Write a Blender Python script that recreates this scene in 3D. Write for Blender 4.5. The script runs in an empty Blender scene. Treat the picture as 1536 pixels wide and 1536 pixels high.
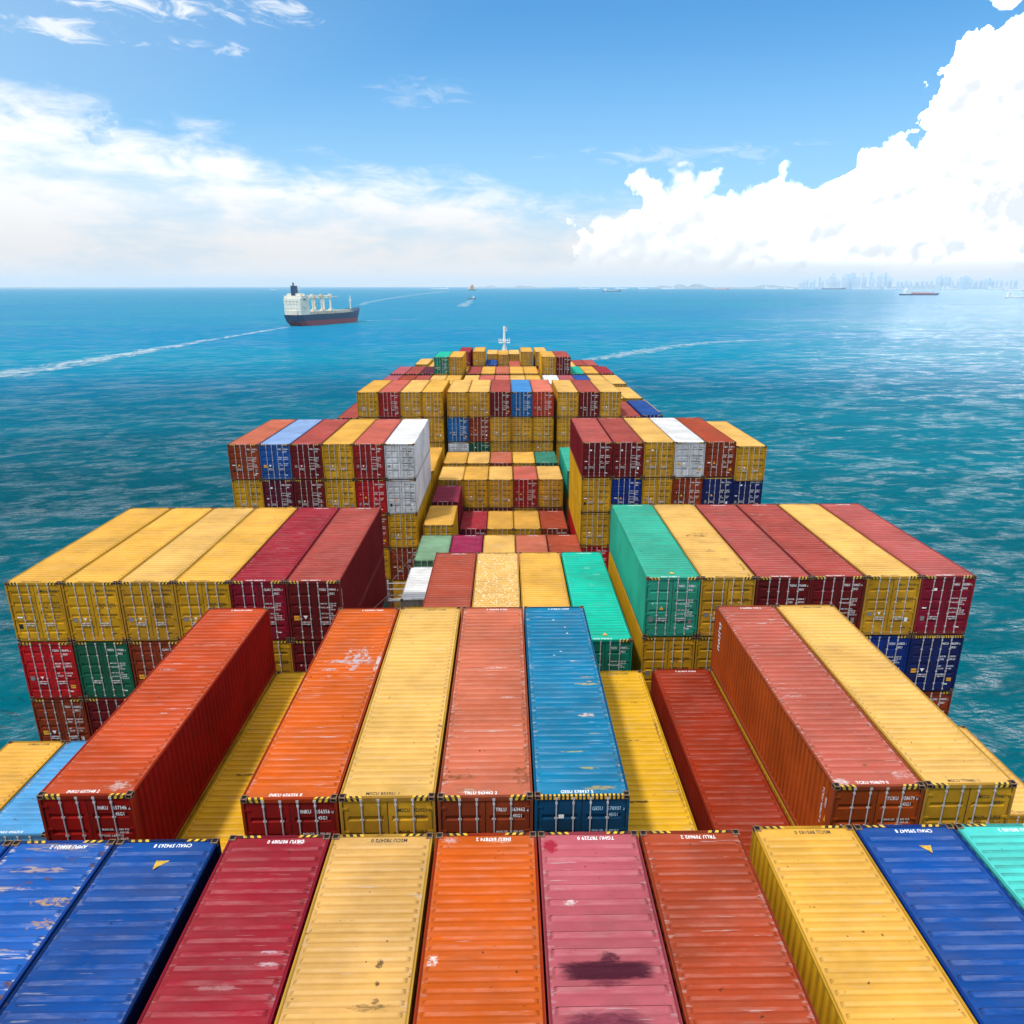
import bpy, bmesh, math, random
from mathutils import Vector, Matrix
R = math.radians
random.seed(7)
S = bpy.context.scene
COL = S.collection

# ------------------------------------------------------------------ camera
cam_d = bpy.data.cameras.new('camera'); cam = bpy.data.objects.new('camera', cam_d); COL.objects.link(cam)
CX = 0.5936
cam.location = (CX, 0, 0)
cam.rotation_euler = (math.pi/2 - 0.3266, 0, -0.0170)
cam_d.sensor_width = 36; cam_d.lens = 1145.62/1536*36
cam_d.shift_x = -10.71/1536; cam_d.shift_y = 48.73/1536
cam_d.clip_start = 0.1; cam_d.clip_end = 120000
S.camera = cam

# ------------------------------------------------------------------ node helpers
class NT:
    def __init__(s, nt, dim='3D'): s.nt = nt; s.dim = dim
    def new(s, t, **kw):
        n = s.nt.nodes.new(t)
        for k, v in kw.items(): setattr(n, k, v)
        return n
    def put(s, sock, v):
        if v is None: return
        if isinstance(v, bpy.types.NodeSocket): s.nt.links.new(v, sock)
        else:
            try: sock.default_value = v
            except Exception:
                sock.default_value = (v[0], v[1], v[2], 1.0) if len(v) == 3 else v
    def m(s, op, a, b=None, c=None, clamp=False):
        n = s.new('ShaderNodeMath', operation=op, use_clamp=clamp)
        s.put(n.inputs[0], a)
        if b is not None: s.put(n.inputs[1], b)
        if c is not None: s.put(n.inputs[2], c)
        return n.outputs[0]
    def v(s, op, a, b=None):
        n = s.new('ShaderNodeVectorMath', operation=op)
        s.put(n.inputs[0], a)
        if b is not None: s.put(n.inputs[1], b)
        return n.outputs['Value'] if op in ('LENGTH', 'DOT_PRODUCT') else n.outputs[0]
    def noise(s, vec, scale=1., detail=3., rough=.5, dist=0.):
        n = s.new('ShaderNodeTexNoise', noise_dimensions=s.dim)
        s.put(n.inputs['Vector'], vec); n.inputs['Scale'].default_value = scale
        n.inputs['Detail'].default_value = detail; n.inputs['Roughness'].default_value = rough
        n.inputs['Distortion'].default_value = dist
        return n.outputs['Fac']
    def ramp(s, v, a, b, lo=0., hi=1., smooth=True):
        n = s.new('ShaderNodeMapRange', interpolation_type='SMOOTHSTEP' if smooth else 'LINEAR')
        s.put(n.inputs['Value'], v); s.put(n.inputs['From Min'], a); s.put(n.inputs['From Max'], b)
        n.inputs['To Min'].default_value = lo; n.inputs['To Max'].default_value = hi
        return n.outputs[0]
    def mix(s, f, a, b, mode='MIX'):
        n = s.new('ShaderNodeMix', data_type='RGBA', blend_type=mode)
        s.put(n.inputs[0], f); s.put(n.inputs[6], a); s.put(n.inputs[7], b)
        return n.outputs[2]
    def xyz(s, v):
        n = s.new('ShaderNodeSeparateXYZ'); s.put(n.inputs[0], v); return n.outputs
    def comb(s, x, y, z):
        n = s.new('ShaderNodeCombineXYZ')
        for i, q in enumerate((x, y, z)): s.put(n.inputs[i], q)
        return n.outputs[0]

# ------------------------------------------------------------------ sky, sun, exposure
SUN_EL, SUN_AZ = 62., -130.        # azimuth from the bow direction (+Y), positive to the right
W = bpy.data.worlds.new('World'); S.world = W; W.use_nodes = True
W.cycles.sampling_method = 'MANUAL'; W.cycles.sample_map_resolution = 512
W.node_tree.nodes.clear(); w = NT(W.node_tree, '2D')
sky = w.new('ShaderNodeTexSky', sky_type='NISHITA'); sky.sun_disc = False
sky.sun_elevation = R(SUN_EL); sky.sun_rotation = R(SUN_AZ)
sky.altitude = 50; sky.air_density = 1.0; sky.dust_density = 0.6; sky.ozone_density = 2.0
SKY_STRENGTH = 0.15
d = w.new('ShaderNodeTexCoord').outputs['Generated']
dx, dy, dz = w.xyz(d)
az = w.m('MULTIPLY', w.m('ARCTAN2', dx, dy), 180/math.pi)
el = w.m('MULTIPLY', w.m('ARCSINE', dz), 180/math.pi)
def profile(pts, lo, hi, top):
    n = w.new('ShaderNodeFloatCurve')
    w.put(n.inputs['Value'], w.m('DIVIDE', w.m('SUBTRACT', AZW, lo), hi-lo, clamp=True))
    c = n.mapping.curves[0]
    P = [((a-lo)/(hi-lo), e/top) for a, e in pts]
    c.points[0].location = P[0]; c.points[-1].location = P[-1]
    for p in P[1:-1]: c.points.new(*p)
    for p in c.points: p.handle_type = 'AUTO_CLAMPED'
    n.mapping.update()
    return w.m('MULTIPLY', n.outputs[0], top)
U = w.comb(az, el, 0.)
n_big = w.noise(U, .35, 5, .55)
n_mid = w.noise(U, 1.1, 6, .6)
wx = w.m('MULTIPLY', w.m('SUBTRACT', w.noise(w.v('ADD', U, (31., 7., 0.)), .55, 4, .55), .5), 5.0)
AZW = w.m('ADD', az, wx)
# cauliflower edge from inverted cells
def cells(sc, vec):
    n = w.new('ShaderNodeTexVoronoi', feature='SMOOTH_F1', voronoi_dimensions='2D'); w.put(n.inputs['Vector'], vec)
    n.inputs['Scale'].default_value = sc; n.inputs['Smoothness'].default_value = .25
    return n.outputs['Distance']
Uw = w.v('ADD', U, w.comb(w.m('MULTIPLY', n_mid, 1.2), w.m('MULTIPLY', n_big, 1.2), 0.))
def lumps(v_):
    return w.m('ADD', w.m('MULTIPLY', w.m('SUBTRACT', .42, cells(.30, v_)), 2.2),
               w.m('ADD', w.m('MULTIPLY', w.m('SUBTRACT', .42, cells(.80, v_)), 1.25), w.m('MULTIPLY', w.m('SUBTRACT', .42, cells(2.0, v_)), .30)))
puff = w.m('ADD', lumps(Uw), w.m('MULTIPLY', w.m('SUBTRACT', n_mid, .5), .45))
Uo = w.v('ADD', Uw, (-.30, .55, 0.))
lit = w.m('SUBTRACT', puff, w.m('ADD', w.m('MULTIPLY', w.m('SUBTRACT', .42, cells(.30, Uo)), 2.2), w.m('MULTIPLY', w.m('SUBTRACT', .42, cells(.80, Uo)), 1.25)))
topR = profile([(0, -2.), (3.0, 0.2), (5.0, 1.8), (5.8, 4.6), (8.6, 5.3), (9.8, 6.9), (13.0, 6.9), (15.2, 6.1), (17.2, 6.7), (20.0, 6.3),
                (22.0, 6.9), (23.6, 8.2), (26.0, 9.6), (27.2, 11.8), (28.6, 13.4), (31.0, 14.9), (36., 18.5), (48., 21.), (60., 9.), (75., 3.)], 0., 75., 22.)
fR = w.m('ADD', w.m('SUBTRACT', topR, el), puff)
dR = w.ramp(fR, -.12, .75)
# detached bank at the upper right corner
cb = w.m('SUBTRACT', 1., w.m('ADD', w.m('POWER', w.m('DIVIDE', w.m('SUBTRACT', az, 33.5), 6.2), 2.), w.m('POWER', w.m('DIVIDE', w.m('SUBTRACT', el, 16.2), 2.4), 2.)))
dB = w.ramp(w.m('ADD', cb, w.m('MULTIPLY', puff, .45)), -.02, .3)
dR = w.m('MAXIMUM', dR, dB)
# soft bank spreading from the left
AZW = w.m('ADD', az, w.m('MULTIPLY', wx, 1.4))
topL = profile([(-75, 4.), (-50, 11.), (-36, 11.), (-30, 10.7), (-25.5, 10.2), (-24.6, 9.0), (-19.5, 8.9), (-15.5, 7.7), (-10, 7.3), (-6.0, 6.9), (0.2, 6.1), (5., 5.4), (12., 5.0), (40., 4.), (75., 3.)], -75., 75., 22.)
Us = w.comb(w.m('MULTIPLY', az, .32), el, 3.7)
strk = w.noise(Us, .75, 7, .62, .3)
strk2 = w.noise(w.v('ADD', Us, (9., 4., 2.)), .33, 4, .5)
fL = w.m('ADD', w.m('SUBTRACT', topL, el), w.m('MULTIPLY', w.m('SUBTRACT', strk, .5), 5.))
dL = w.m('MULTIPLY', w.ramp(fL, -.9, 2.4), w.ramp(w.m('ADD', strk2, w.m('MULTIPLY', strk, .6)), .50, .92, .38, .98))
# thin high wisps, upper left
def wisp(a0, e0, ra, re, gain, seed):
    e_ = w.m('SUBTRACT', 1., w.m('ADD', w.m('POWER', w.m('DIVIDE', w.m('SUBTRACT', az, a0), ra), 2.), w.m('POWER', w.m('DIVIDE', w.m('SUBTRACT', el, e0), re), 2.)))
    nn = w.noise(w.v('ADD', w.comb(w.m('MULTIPLY', az, .4), w.m('ADD', w.m('MULTIPLY', el, 1.4), w.m('MULTIPLY', az, .12)), 0.), (seed, seed*1.7, 0.)), 1.0, 7, .65, .5)
    return w.m('MULTIPLY', w.ramp(w.m('ADD', w.m('MULTIPLY', e_, .45), w.m('MULTIPLY', w.m('SUBTRACT', nn, .5), 2.2)), .12, .75), gain)
dW = w.m('MAXIMUM', w.m('MAXIMUM', wisp(-21., 15.6, 7., 1.0, .9, 1.), wisp(-25.8, 13.6, 4., .75, .8, 5.)),
         w.m('MAXIMUM', wisp(-18.6, 13.6, 3.2, .5, .6, 9.), wisp(-13.5, 15.6, 2.6, .8, .7, 13.)))
dW = w.m('MAXIMUM', dW, w.m('MAXIMUM', wisp(12.5, 8.2, 9., .8, .35, 21.), wisp(-5.5, 11.9, 4., 1.1, .22, 27.)))
# colours (radiance before the background strength)
def rad(r, g, b): k = 1/SKY_STRENGTH; return (r*k, g*k, b*k, 1)
blue = w.mix(1., sky.outputs[0], (.34, .80, 1.06, 1), 'MULTIPLY')
veil = w.m('MULTIPLY', w.ramp(el, 17., 1., 0., 1.), .60)
veil = w.m('MAXIMUM', veil, w.m('MULTIPLY', w.ramp(az, 2., -40.), .5))
veil = w.m('MAXIMUM', veil, w.ramp(dy, .1, -.3, 0., .8))  # unseen sky behind the camera whitened as added fill for door faces
c0 = w.mix(veil, blue, rad(.50, .70, .90))
c0 = w.mix(w.ramp(el, 19., 42., 0., .85), c0, rad(.98, 1.0, 1.04))
c0 = w.mix(w.m('MULTIPLY', w.ramp(el, 6.8, .3), .9), c0, rad(.60, .68, .77))
cl = w.mix(w.ramp(el, 7.5, 1.5), rad(1.02, 1.03, 1.05), rad(.84, .81, .79))
c1 = w.mix(dL, c0, cl)
c1 = w.mix(dW, c1, rad(.97, .99, 1.02))
shade = w.m('MULTIPLY', w.ramp(lit, .05, -.75), w.ramp(fR, .35, 1.6))
gp = w.m('SUBTRACT', 1., w.m('ADD', w.m('POWER', w.m('DIVIDE', w.m('SUBTRACT', az, 33.), 4.2), 2.), w.m('POWER', w.m('DIVIDE', w.m('SUBTRACT', el, 4.6), 1.7), 2.)))
shade = w.m('MAXIMUM', shade, w.ramp(w.m('ADD', gp, w.m('MULTIPLY', w.m('SUBTRACT', n_mid, .5), 2.2)), -.1, .8))
shade = w.m('MULTIPLY', w.ramp(lit, .45, -.9), w.ramp(fR, .2, 2.2))
gp = w.m('SUBTRACT', 1., w.m('ADD', w.m('POWER', w.m('DIVIDE', w.m('SUBTRACT', az, 33.), 4.2), 2.), w.m('POWER', w.m('DIVIDE', w.m('SUBTRACT', el, 4.6), 1.7), 2.)))
shade = w.m('MAXIMUM', shade, w.ramp(w.m('ADD', gp, w.m('MULTIPLY', w.m('SUBTRACT', n_mid, .5), 2.2)), -.1, .8))
rbody = w.mix(w.ramp(el, 2.2, .5), w.mix(w.ramp(az, 13., 29.), rad(1.5, 1.5, 1.5), rad(8., 8., 8.)), rad(.76, .82, .88))
G_ = w.ramp(az, 12., 27., 1.25, 8.5)
sh_ = w.m('MAXIMUM', shade, w.ramp(el, 2.4, .3, 0., .9))
gain = w.m('POWER', G_, w.m('SUBTRACT', 1., w.m('POWER', sh_, .30)))
rbody = w.mix(1., w.mix(sh_, rad(1., 1., 1.), rad(.82, .87, .92)), w.comb(gain, gain, gain), 'MULTIPLY')
c2 = w.mix(w.m('MULTIPLY', dR, w.ramp(el, .5, 3.6, .15, 1.)), c1, rbody)
c2 = w.mix(w.ramp(el, -.3, -1.5), c2, rad(.02, .12, .16))
bg = w.new('ShaderNodeBackground'); w.put(bg.inputs['Color'], c2); bg.inputs['Strength'].default_value = SKY_STRENGTH
wo = w.new('ShaderNodeOutputWorld'); W.node_tree.links.new(bg.outputs[0], wo.inputs['Surface'])

sun_d = bpy.data.lights.new('sun', 'SUN'); sun_d.energy = 2.7; sun_d.angle = R(5.); sun_d.color = (1., .955, .89)
sun = bpy.data.objects.new('sun', sun_d); COL.objects.link(sun)
sdir = Vector((math.sin(R(SUN_AZ))*math.cos(R(SUN_EL)), math.cos(R(SUN_AZ))*math.cos(R(SUN_EL)), math.sin(R(SUN_EL))))
sun.rotation_euler = sdir.to_track_quat('Z', 'Y').to_euler(); sun.location = sdir*300
S.view_settings.view_transform = 'Standard'; S.view_settings.look = 'None'
S.view_settings.exposure = 0.12; S.view_settings.gamma = 1.0; S.view_settings.use_curve_mapping = False
S.cycles.volume_bounces = 1; S.cycles.max_bounces = 6; S.cycles.diffuse_bounces = 3

# ------------------------------------------------------------------ mesh helpers
class MB:
    def __init__(s): s.v = []; s.f = []; s.mi = []
    def add(s, vs, fs, mi=0):
        o = len(s.v); s.v += [tuple(p) for p in vs]; s.f += [tuple(i+o for i in f) for f in fs]; s.mi += [mi]*len(fs); return s
    def box(s, x0, x1, y0, y1, z0, z1, mi=0):
        return s.add([(x0,y0,z0),(x1,y0,z0),(x1,y1,z0),(x0,y1,z0),(x0,y0,z1),(x1,y0,z1),(x1,y1,z1),(x0,y1,z1)],
                     [(0,3,2,1),(4,5,6,7),(0,1,5,4),(1,2,6,5),(2,3,7,6),(3,0,4,7)], mi)
    def tube(s, a, b, r0, r1=None, n=8, mi=0):
        a = Vector(a); b = Vector(b); r1 = r0 if r1 is None else r1
        z = (b-a).normalized(); x = z.orthogonal().normalized(); y = z.cross(x)
        vs = []
        for c, r in ((a, r0), (b, r1)):
            for i in range(n):
                t = 2*math.pi*i/n; vs.append(c + x*math.cos(t)*r + y*math.sin(t)*r)
        fs = [(i, (i+1) % n, n+(i+1) % n, n+i) for i in range(n)] + [tuple(range(n))[::-1], tuple(range(n, 2*n))]
        return s.add(vs, fs, mi)
    def grid(s, rows, mi=0, flip=False):
        n = len(rows[0]); vs = [p for r in rows for p in r]; fs = []
        for j in range(len(rows)-1):
            for i in range(n-1):
                q = (j*n+i, j*n+i+1, (j+1)*n+i+1, (j+1)*n+i)
                fs.append(q[::-1] if flip else q)
        return s.add(vs, fs, mi)
    def mesh(s, name, mats=()):
        me = bpy.data.meshes.new(name); me.from_pydata(s.v, [], s.f); me.update()
        for m_ in mats: me.materials.append(m_)
        if len(mats) > 1: me.polygons.foreach_set('material_index', s.mi)
        return me
def link(name, me, parent=None, loc=(0,0,0)):
    o = bpy.data.objects.new(name, me); COL.objects.link(o); o.location = loc
    if parent: o.parent = parent
    return o
def tag(o, label=None, cat=None, group=None, kind=None):
    if label: o['label'] = label
    if cat: o['category'] = cat
    if group: o['group'] = group
    if kind: o['kind'] = kind
    return o
def thing(name, loc, rz=0):
    o = bpy.data.objects.new(name, None); o.empty_display_size = .5; COL.objects.link(o); o.location = loc; o.rotation_euler = (0,0,rz); return o

# ------------------------------------------------------------------ materials
def mat(name):
    m = bpy.data.materials.new(name); m.use_nodes = True; nt = NT(m.node_tree)
    return m, nt, m.node_tree.nodes['Principled BSDF']
def plain(name, col, rough=.6, metal=0., var=.15, scale=3.):
    m, t, b = mat(name)
    P = t.new('ShaderNodeTexCoord').outputs['Object']
    f = t.ramp(t.noise(P, scale, 5, .6), .3, .7, 1-var, 1+var)
    c = t.mix(1., col, t.comb(f, f, f), 'MULTIPLY')
    t.put(b.inputs['Base Color'], c); b.inputs['Roughness'].default_value = rough; b.inputs['Metallic'].default_value = metal
    return m
def paint(name, roof=False, stains=(), flecks=0., scrape=1., streak_rust=0.):
    """weathered container paint with rib and recess shading painted in: colour from the object, wear amount from the object colour's alpha"""
    m, t, b = mat(name)
    oi = t.new('ShaderNodeObjectInfo'); col, wear, rnd = oi.outputs['Color'], oi.outputs['Alpha'], oi.outputs['Random']
    P0 = t.new('ShaderNodeTexCoord').outputs['Object']
    P = t.v('ADD', P0, t.comb(t.m('MULTIPLY', rnd, 53.), t.m('MULTIPLY', rnd, 171.), t.m('MULTIPLY', rnd, 37.)))
    px, py, pz = t.xyz(P0)
    big = t.ramp(t.noise(P, .42, 4, .55), .3, .7, .84, 1.12)
    c = t.mix(1., col, t.comb(big, big, big), 'MULTIPLY')
    if roof:
        ch = t.ramp(t.noise(t.v('MULTIPLY', P, (.5, 2.2, 1.)), 1.1, 6, .62), .38, .76, 0., .34)
        c = t.mix(ch, c, t.mix(.13, c, (.58, .55, .52, 1)))
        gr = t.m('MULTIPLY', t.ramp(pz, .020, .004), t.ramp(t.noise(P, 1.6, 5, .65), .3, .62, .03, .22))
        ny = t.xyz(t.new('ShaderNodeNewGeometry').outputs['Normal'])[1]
        edge = t.m('MULTIPLY', t.m('MULTIPLY', t.m('MULTIPLY', t.ramp(ny, -.1, .15, .12, 1.), t.ramp(pz, .0003, .003)), t.ramp(pz, .034, .014)), t.ramp(t.noise(P, 2.6, 4, .6), .25, .6, .6, 1.))  # shade line painted on the forward slope of each roof rib
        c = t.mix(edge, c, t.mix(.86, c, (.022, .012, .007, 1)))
        hi = t.m('MULTIPLY', t.ramp(pz, .026, .033), t.ramp(t.noise(t.v('MULTIPLY', P, (.8, 3., 1.)), 1.5, 5, .65), .35, .7, .0, .30))  # highlight painted along the rib tops
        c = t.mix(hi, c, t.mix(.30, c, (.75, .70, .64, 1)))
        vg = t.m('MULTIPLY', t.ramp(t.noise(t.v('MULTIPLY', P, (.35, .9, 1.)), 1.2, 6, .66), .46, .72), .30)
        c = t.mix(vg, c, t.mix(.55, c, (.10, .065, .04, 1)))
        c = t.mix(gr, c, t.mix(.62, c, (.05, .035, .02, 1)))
        dv = t.v('MULTIPLY', P, (.7, 6.5, 2.))
    else:
        rc = t.m('MULTIPLY', t.ramp(t.m('ABSOLUTE', px), HW-.018, HW-.040), t.ramp(t.noise(P, .7, 4, .6), .3, .65, .15, .6))  # shade painted into the recesses of the wall corrugation
        c = t.mix(rc, c, t.mix(.7, c, (.02, .012, .008, 1)))
        dv = t.v('MULTIPLY', P, (4.5, 4.5, .3))
    dn = t.noise(dv, 1.0, 7, .66)
    c = t.mix(t.m('MULTIPLY', t.ramp(dn, .54, .74), t.m('MULTIPLY_ADD', wear, .42, .14)), c, t.mix(.55, c, (.045, .03, .02, 1)))
    if roof:
        ex = t.m('ABSOLUTE', px)
        en = t.noise(t.v('MULTIPLY', P, (1.2, 5., 1.)), 1.7, 5, .7)
        sc = t.m('MULTIPLY', t.ramp(t.m('ADD', en, t.ramp(ex, .9, 1.15, 0., .15)), .655, .76), t.m('MULTIPLY_ADD', wear, .85, -.10, clamp=True))
        sc = t.m('MULTIPLY', sc, t.ramp(ex, .80, 1.1, .12, 1.))
        c = t.mix(sc, c, (.52, .47, .44, 1))
        s2 = t.noise(t.v('MULTIPLY', P, (.55, 15., 6.)), 1.25, 4, .6)
        s3 = t.noise(P, .8, 3, .5)
        sm = t.m('MULTIPLY', t.ramp(t.m('ADD', s2, t.m('MULTIPLY', t.m('SUBTRACT', s3, .5), .55)), .695, .735), t.m('MULTIPLY', wear, scrape), clamp=True)
        c = t.mix(sm, c, (.50, .47, .46, 1))
        # trodden dirt at both ends
        rn = t.noise(t.v('MULTIPLY', P, (1.1, 3.4, 1.)), 1.9, 8, .68)
        rb = t.ramp(t.m('ADD', rn, t.ramp(ex, .95, 1.18, 0., .1)), t.m('MULTIPLY_ADD', wear, -.13, .74), t.m('MULTIPLY_ADD', wear, -.13, .80))
        c = t.mix(t.m('MULTIPLY', rb, .85), c, (.13, .055, .022, 1))
        sp = t.ramp(t.noise(P, 7.5, 2, .5), .735, .765)
        c = t.mix(t.m('MULTIPLY', sp, .75), c, (.03, .02, .014, 1))
    else:
        rn = t.noise(t.v('MULTIPLY', P, (2.2, 2.2, 1.3)), 1.4, 8, .7)
        rb = t.ramp(rn, t.m('MULTIPLY_ADD', wear, -.12, .735), t.m('MULTIPLY_ADD', wear, -.12, .79))
        c = t.mix(t.m('MULTIPLY', rb, .85), c, (.12, .05, .022, 1))
        if streak_rust:
            sr = t.noise(t.v('MULTIPLY', P, (5., 5., .5)), 1.2, 6, .7)
            c = t.mix(t.m('MULTIPLY', t.ramp(sr, .57, .66), streak_rust), c, (.22, .10, .05, 1))
    if flecks:
        fl = t.ramp(t.noise(t.v('MULTIPLY', P, (1., .8, 1.)), 8.5, 3, .6, .4), .55, .60)
        c = t.mix(t.m('MULTIPLY', fl, flecks), c, (.84, .72, .52, 1))
    for (x0, y0, rx, ry, sc_, soft, amp, op, *ex_) in stains:
        pw = ex_[0] if ex_ else 2.
        nv = t.noise(t.v('ADD', t.v('MULTIPLY', P0, (1.1/max(rx, .25), 1.5/max(ry, .22), 1.)), (x0*9., y0*5., 0.)), 2.2, 8, .74, .4)
        e = t.m('SUBTRACT', 1., t.m('ADD', t.m('POWER', t.m('ABSOLUTE', t.m('DIVIDE', t.m('SUBTRACT', px, x0), rx)), pw),
                                           t.m('POWER', t.m('ABSOLUTE', t.m('DIVIDE', t.m('SUBTRACT', py, y0), ry)), pw)))
        f = t.ramp(t.m('ADD', e, t.m('MULTIPLY', t.m('SUBTRACT', nv, .56), 3.2*amp+.8)), .05, soft+.35)
        c = t.mix(t.m('MULTIPLY', f, op), c, (*sc_, 1))
    t.put(b.inputs['Base Color'], c)
    t.put(b.inputs['Roughness'], t.ramp(t.noise(P, 2.5, 5, .6), .3, .7, .60, .80))
    b.inputs['Specular IOR Level'].default_value = .03
    bp = t.new('ShaderNodeBump'); bp.inputs['Strength'].default_value = .25; bp.inputs['Distance'].default_value = .03
    t.put(bp.inputs['Height'], t.noise(P, 1.8, 4, .55)); t.put(b.inputs['Normal'], bp.outputs[0])
    return m
HW = 1.219; HC = 2.896
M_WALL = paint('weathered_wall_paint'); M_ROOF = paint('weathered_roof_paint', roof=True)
M_WALL_STREAK = paint('rust_streaked_wall_paint', streak_rust=.8)
M_CAST = plain('rusty_casting_steel', (.19, .105, .055, 1), .75, var=.6, scale=14)
M_HOLE = plain('dark_recess', (.006, .005, .004, 1), .9)
M_BAR = plain('galvanised_steel', (.52, .50, .50, 1), .5, .15, var=.25, scale=6)
M_ROD = plain('dull_rod_steel', (.22, .19, .18, 1), .6, .2)
M_SEAL = plain('black_rubber', (.010, .009, .008, 1), .85)
M_WHITE = plain('white_lettering', (.86, .86, .85, 1), .6, var=.1, scale=9)
M_BLACK = plain('dark_lettering', (.035, .028, .015, 1), .6, var=.2, scale=9)
M_LBLUE = plain('pale_blue_lettering', (.45, .68, .85, 1), .6)
M_YEL = plain('yellow_marker_paint', (.62, .37, .02, 1), .55, var=.45, scale=9)
M_ORG = plain('orange_sticker', (.80, .36, .02, 1), .5)
M_GREY = plain('grey_plate', (.20, .19, .19, 1), .5)
M_STK = plain('white_sticker', (.85, .84, .82, 1), .5)
M_DECK = plain('dark_deck_steel', (.09, .035, .03, 1), .7, var=.4)
M_HULL = plain('navy_hull_paint', (.012, .02, .045, 1), .5)
M_RAIL = plain('grey_rail_paint', (.55, .56, .57, 1), .55)
M_MASTW = plain('white_mast_paint', (.82, .82, .80, 1), .5, var=.05)

# ------------------------------------------------------------------ container parts (local frame: x across, y = 0 at the doors, z = 0 at the base)
HW = 1.219; HC = 2.896
def corr(n0, n1, pitch, depth):
    """trapezoid profile along an axis -> list of (position, inset)"""
    out = []; n = max(1, round((n1-n0)/pitch)); p = (n1-n0)/n
    for i in range(n):
        a = n0+i*p; out += [(a, 0), (a+.26*p, 0), (a+.5*p, depth), (a+.76*p, depth)]
    out.append((n1, 0)); return out
def walls_mesh(L, H, smooth=False):
    b = MB(); z0, z1 = .15, H-.075
    for s in (-1, 1):
        pr = corr(.17, L-.17, .30, .036 if not smooth else .012)
        b.grid([[(s*(HW-.008-i), y, z0) for y, i in pr], [(s*(HW-.008-i), y, z1) for y, i in pr]], flip=(s < 0))
    pr = corr(-HW+.17, HW-.17, .25, .04)
    b.grid([[(x, L-.03-i, z0) for x, i in pr], [(x, L-.03-i, z1) for x, i in pr]], flip=True)
    return b.mesh('walls', [M_WALL])
def roof_mesh(L, pitch, h):
    b = MB(); X = [-1.17, -1.10, -1.06, -1.00, 1.00, 1.06, 1.10, 1.17]; K = [0, 0, .55, 1, 1, .55, 0, 0]
    pr = [(.03, 0), (.40, 0)]; n = round((L-.84)/pitch); p = (L-.84)/n
    for i in range(n):
        a = .42+i*p; pr += [(a, 0), (a+.46*p, 0), (a+.57*p, 1), (a+.89*p, 1)]
    pr += [(L-.42, 0), (L-.03, 0)]
    b.grid([[(x, y, h*k*q) for x, k in zip(X, K)] for y, q in pr])
    return b.mesh('roof', [M_ROOF])
def frame_mesh(L, H):
    b = MB()
    for s in (-1, 1):
        xo, xi = s*HW, s*(HW-.075); x0, x1 = min(xo, xi), max(xo, xi)
        for y0, y1 in ((.0, .17), (L-.17, L)):
            b.box(x0, x1, y0+.004, y1-.004, .118, H-.118)
        b.box(x0, x1, .178, L-.178, .02, .152)
        b.box(min(s*(HW-.002), s*(HW-.062)), max(s*(HW-.002), s*(HW-.062)), .178, L-.178, H-.085, H-.020)
    for y0, y1 in ((.006, .10), (L-.10, L-.006)):
        b.box(-HW+.162, HW-.162, y0, y1, H-.125, H-.020); b.box(-HW+.162, HW-.162, y0, y1, .012, .17)
    b.box(-HW+.07, HW-.07, .1, L-.1, .05, .13)
    return b.mesh('frame', [M_WALL])
def casting_mesh():
    bm = bmesh.new(); bmesh.ops.create_cube(bm, size=1.)
    for v in bm.verts: v.co = Vector((v.co.x*.162, v.co.y*.178, v.co.z*.118))
    fs = list(bm.faces)
    r = bmesh.ops.inset_individual(bm, faces=fs, thickness=.034, depth=0.)
    for f in fs: f.material_index = 1
    ex = bmesh.ops.extrude_discrete_faces(bm, faces=fs)['faces']
    for f in ex:
        f.material_index = 1; n = f.normal.copy()
        bmesh.ops.translate(bm, verts=f.verts, vec=-n*.03)
    me = bpy.data.meshes.new('corner_casting'); bm.to_mesh(me); bm.free()
    me.materials.append(M_CAST); me.materials.append(M_HOLE); return me
def door_mesh(H, side, style=0):
    """one door leaf; horizontal pressed grooves, hinges on the outer edge"""
    b = MB(); z0, z1 = .19, H-.150; yF = .036
    xa, xb = (-1.125, -.012) if side < 0 else (.012, 1.125)
    hs = [.19, .42, .60, .80] if style == 0 else [.12, .30, .48, .66, .86]
    dep, hh, sl = .038, (.055 if style == 0 else .06), .03
    zp = [(z0, 0)]
    for f in hs:
        c = z0+(z1-z0)*f; zp += [(c-hh-sl, 0), (c-hh, 1), (c+hh, 1), (c+hh+sl*.5, 0)]
    zp.append((z1, 0))
    X = [xa, xa+.09, xa+.125, xb-.125, xb-.09, xb]; K = [0, 0, 1, 1, 0, 0]
    b.grid([[(x, yF+dep*k*q, z) for x, k in zip(X, K)] for z, q in zp])
    b.box(xa, xb, yF+.002, yF+.03, z0-.018, z0); b.box(xa, xb, yF+.002, yF+.03, z1, z1+.018)
    xo = side*1.105
    for f in (.08, .36, .64, .92):
        c = z0+(z1-z0)*f
        b.tube((xo+side*.045, .016, c-.055), (xo+side*.045, .016, c+.055), .02, n=6)
        b.box(min(xo-side*.10, xo+side*.045), max(xo-side*.10, xo+side*.045), .014, .032, c-.03, c+.03)
    return b.mesh('door', [M_WALL])
def bar_mesh(H, x, hdir, hz):
    b = MB(); b.tube((x, .012, .09), (x, .012, H-.055), .018, n=7)
    for z in (.115, H-.085): b.box(x-.036, x+.036, -.008, .03, z-.035, z+.035)
    b.box(x-.028, x+.028, -.006, .034, H-.26, H-.20)
    for z in (.42, 1.05, 1.62, 2.2):
        if z < H-.4: b.box(x-.045, x+.045, .004, .035, z-.022, z+.022)
    b.box(min(x, x+hdir*.40), max(x, x+hdir*.40), -.012, .006, hz-.017, hz+.017)
    b.box(x+hdir*.30-.03, x+hdir*.30+.03, -.016, .034, hz-.045, hz+.012)
    return b.mesh('locking_bar', [M_BAR])
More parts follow.
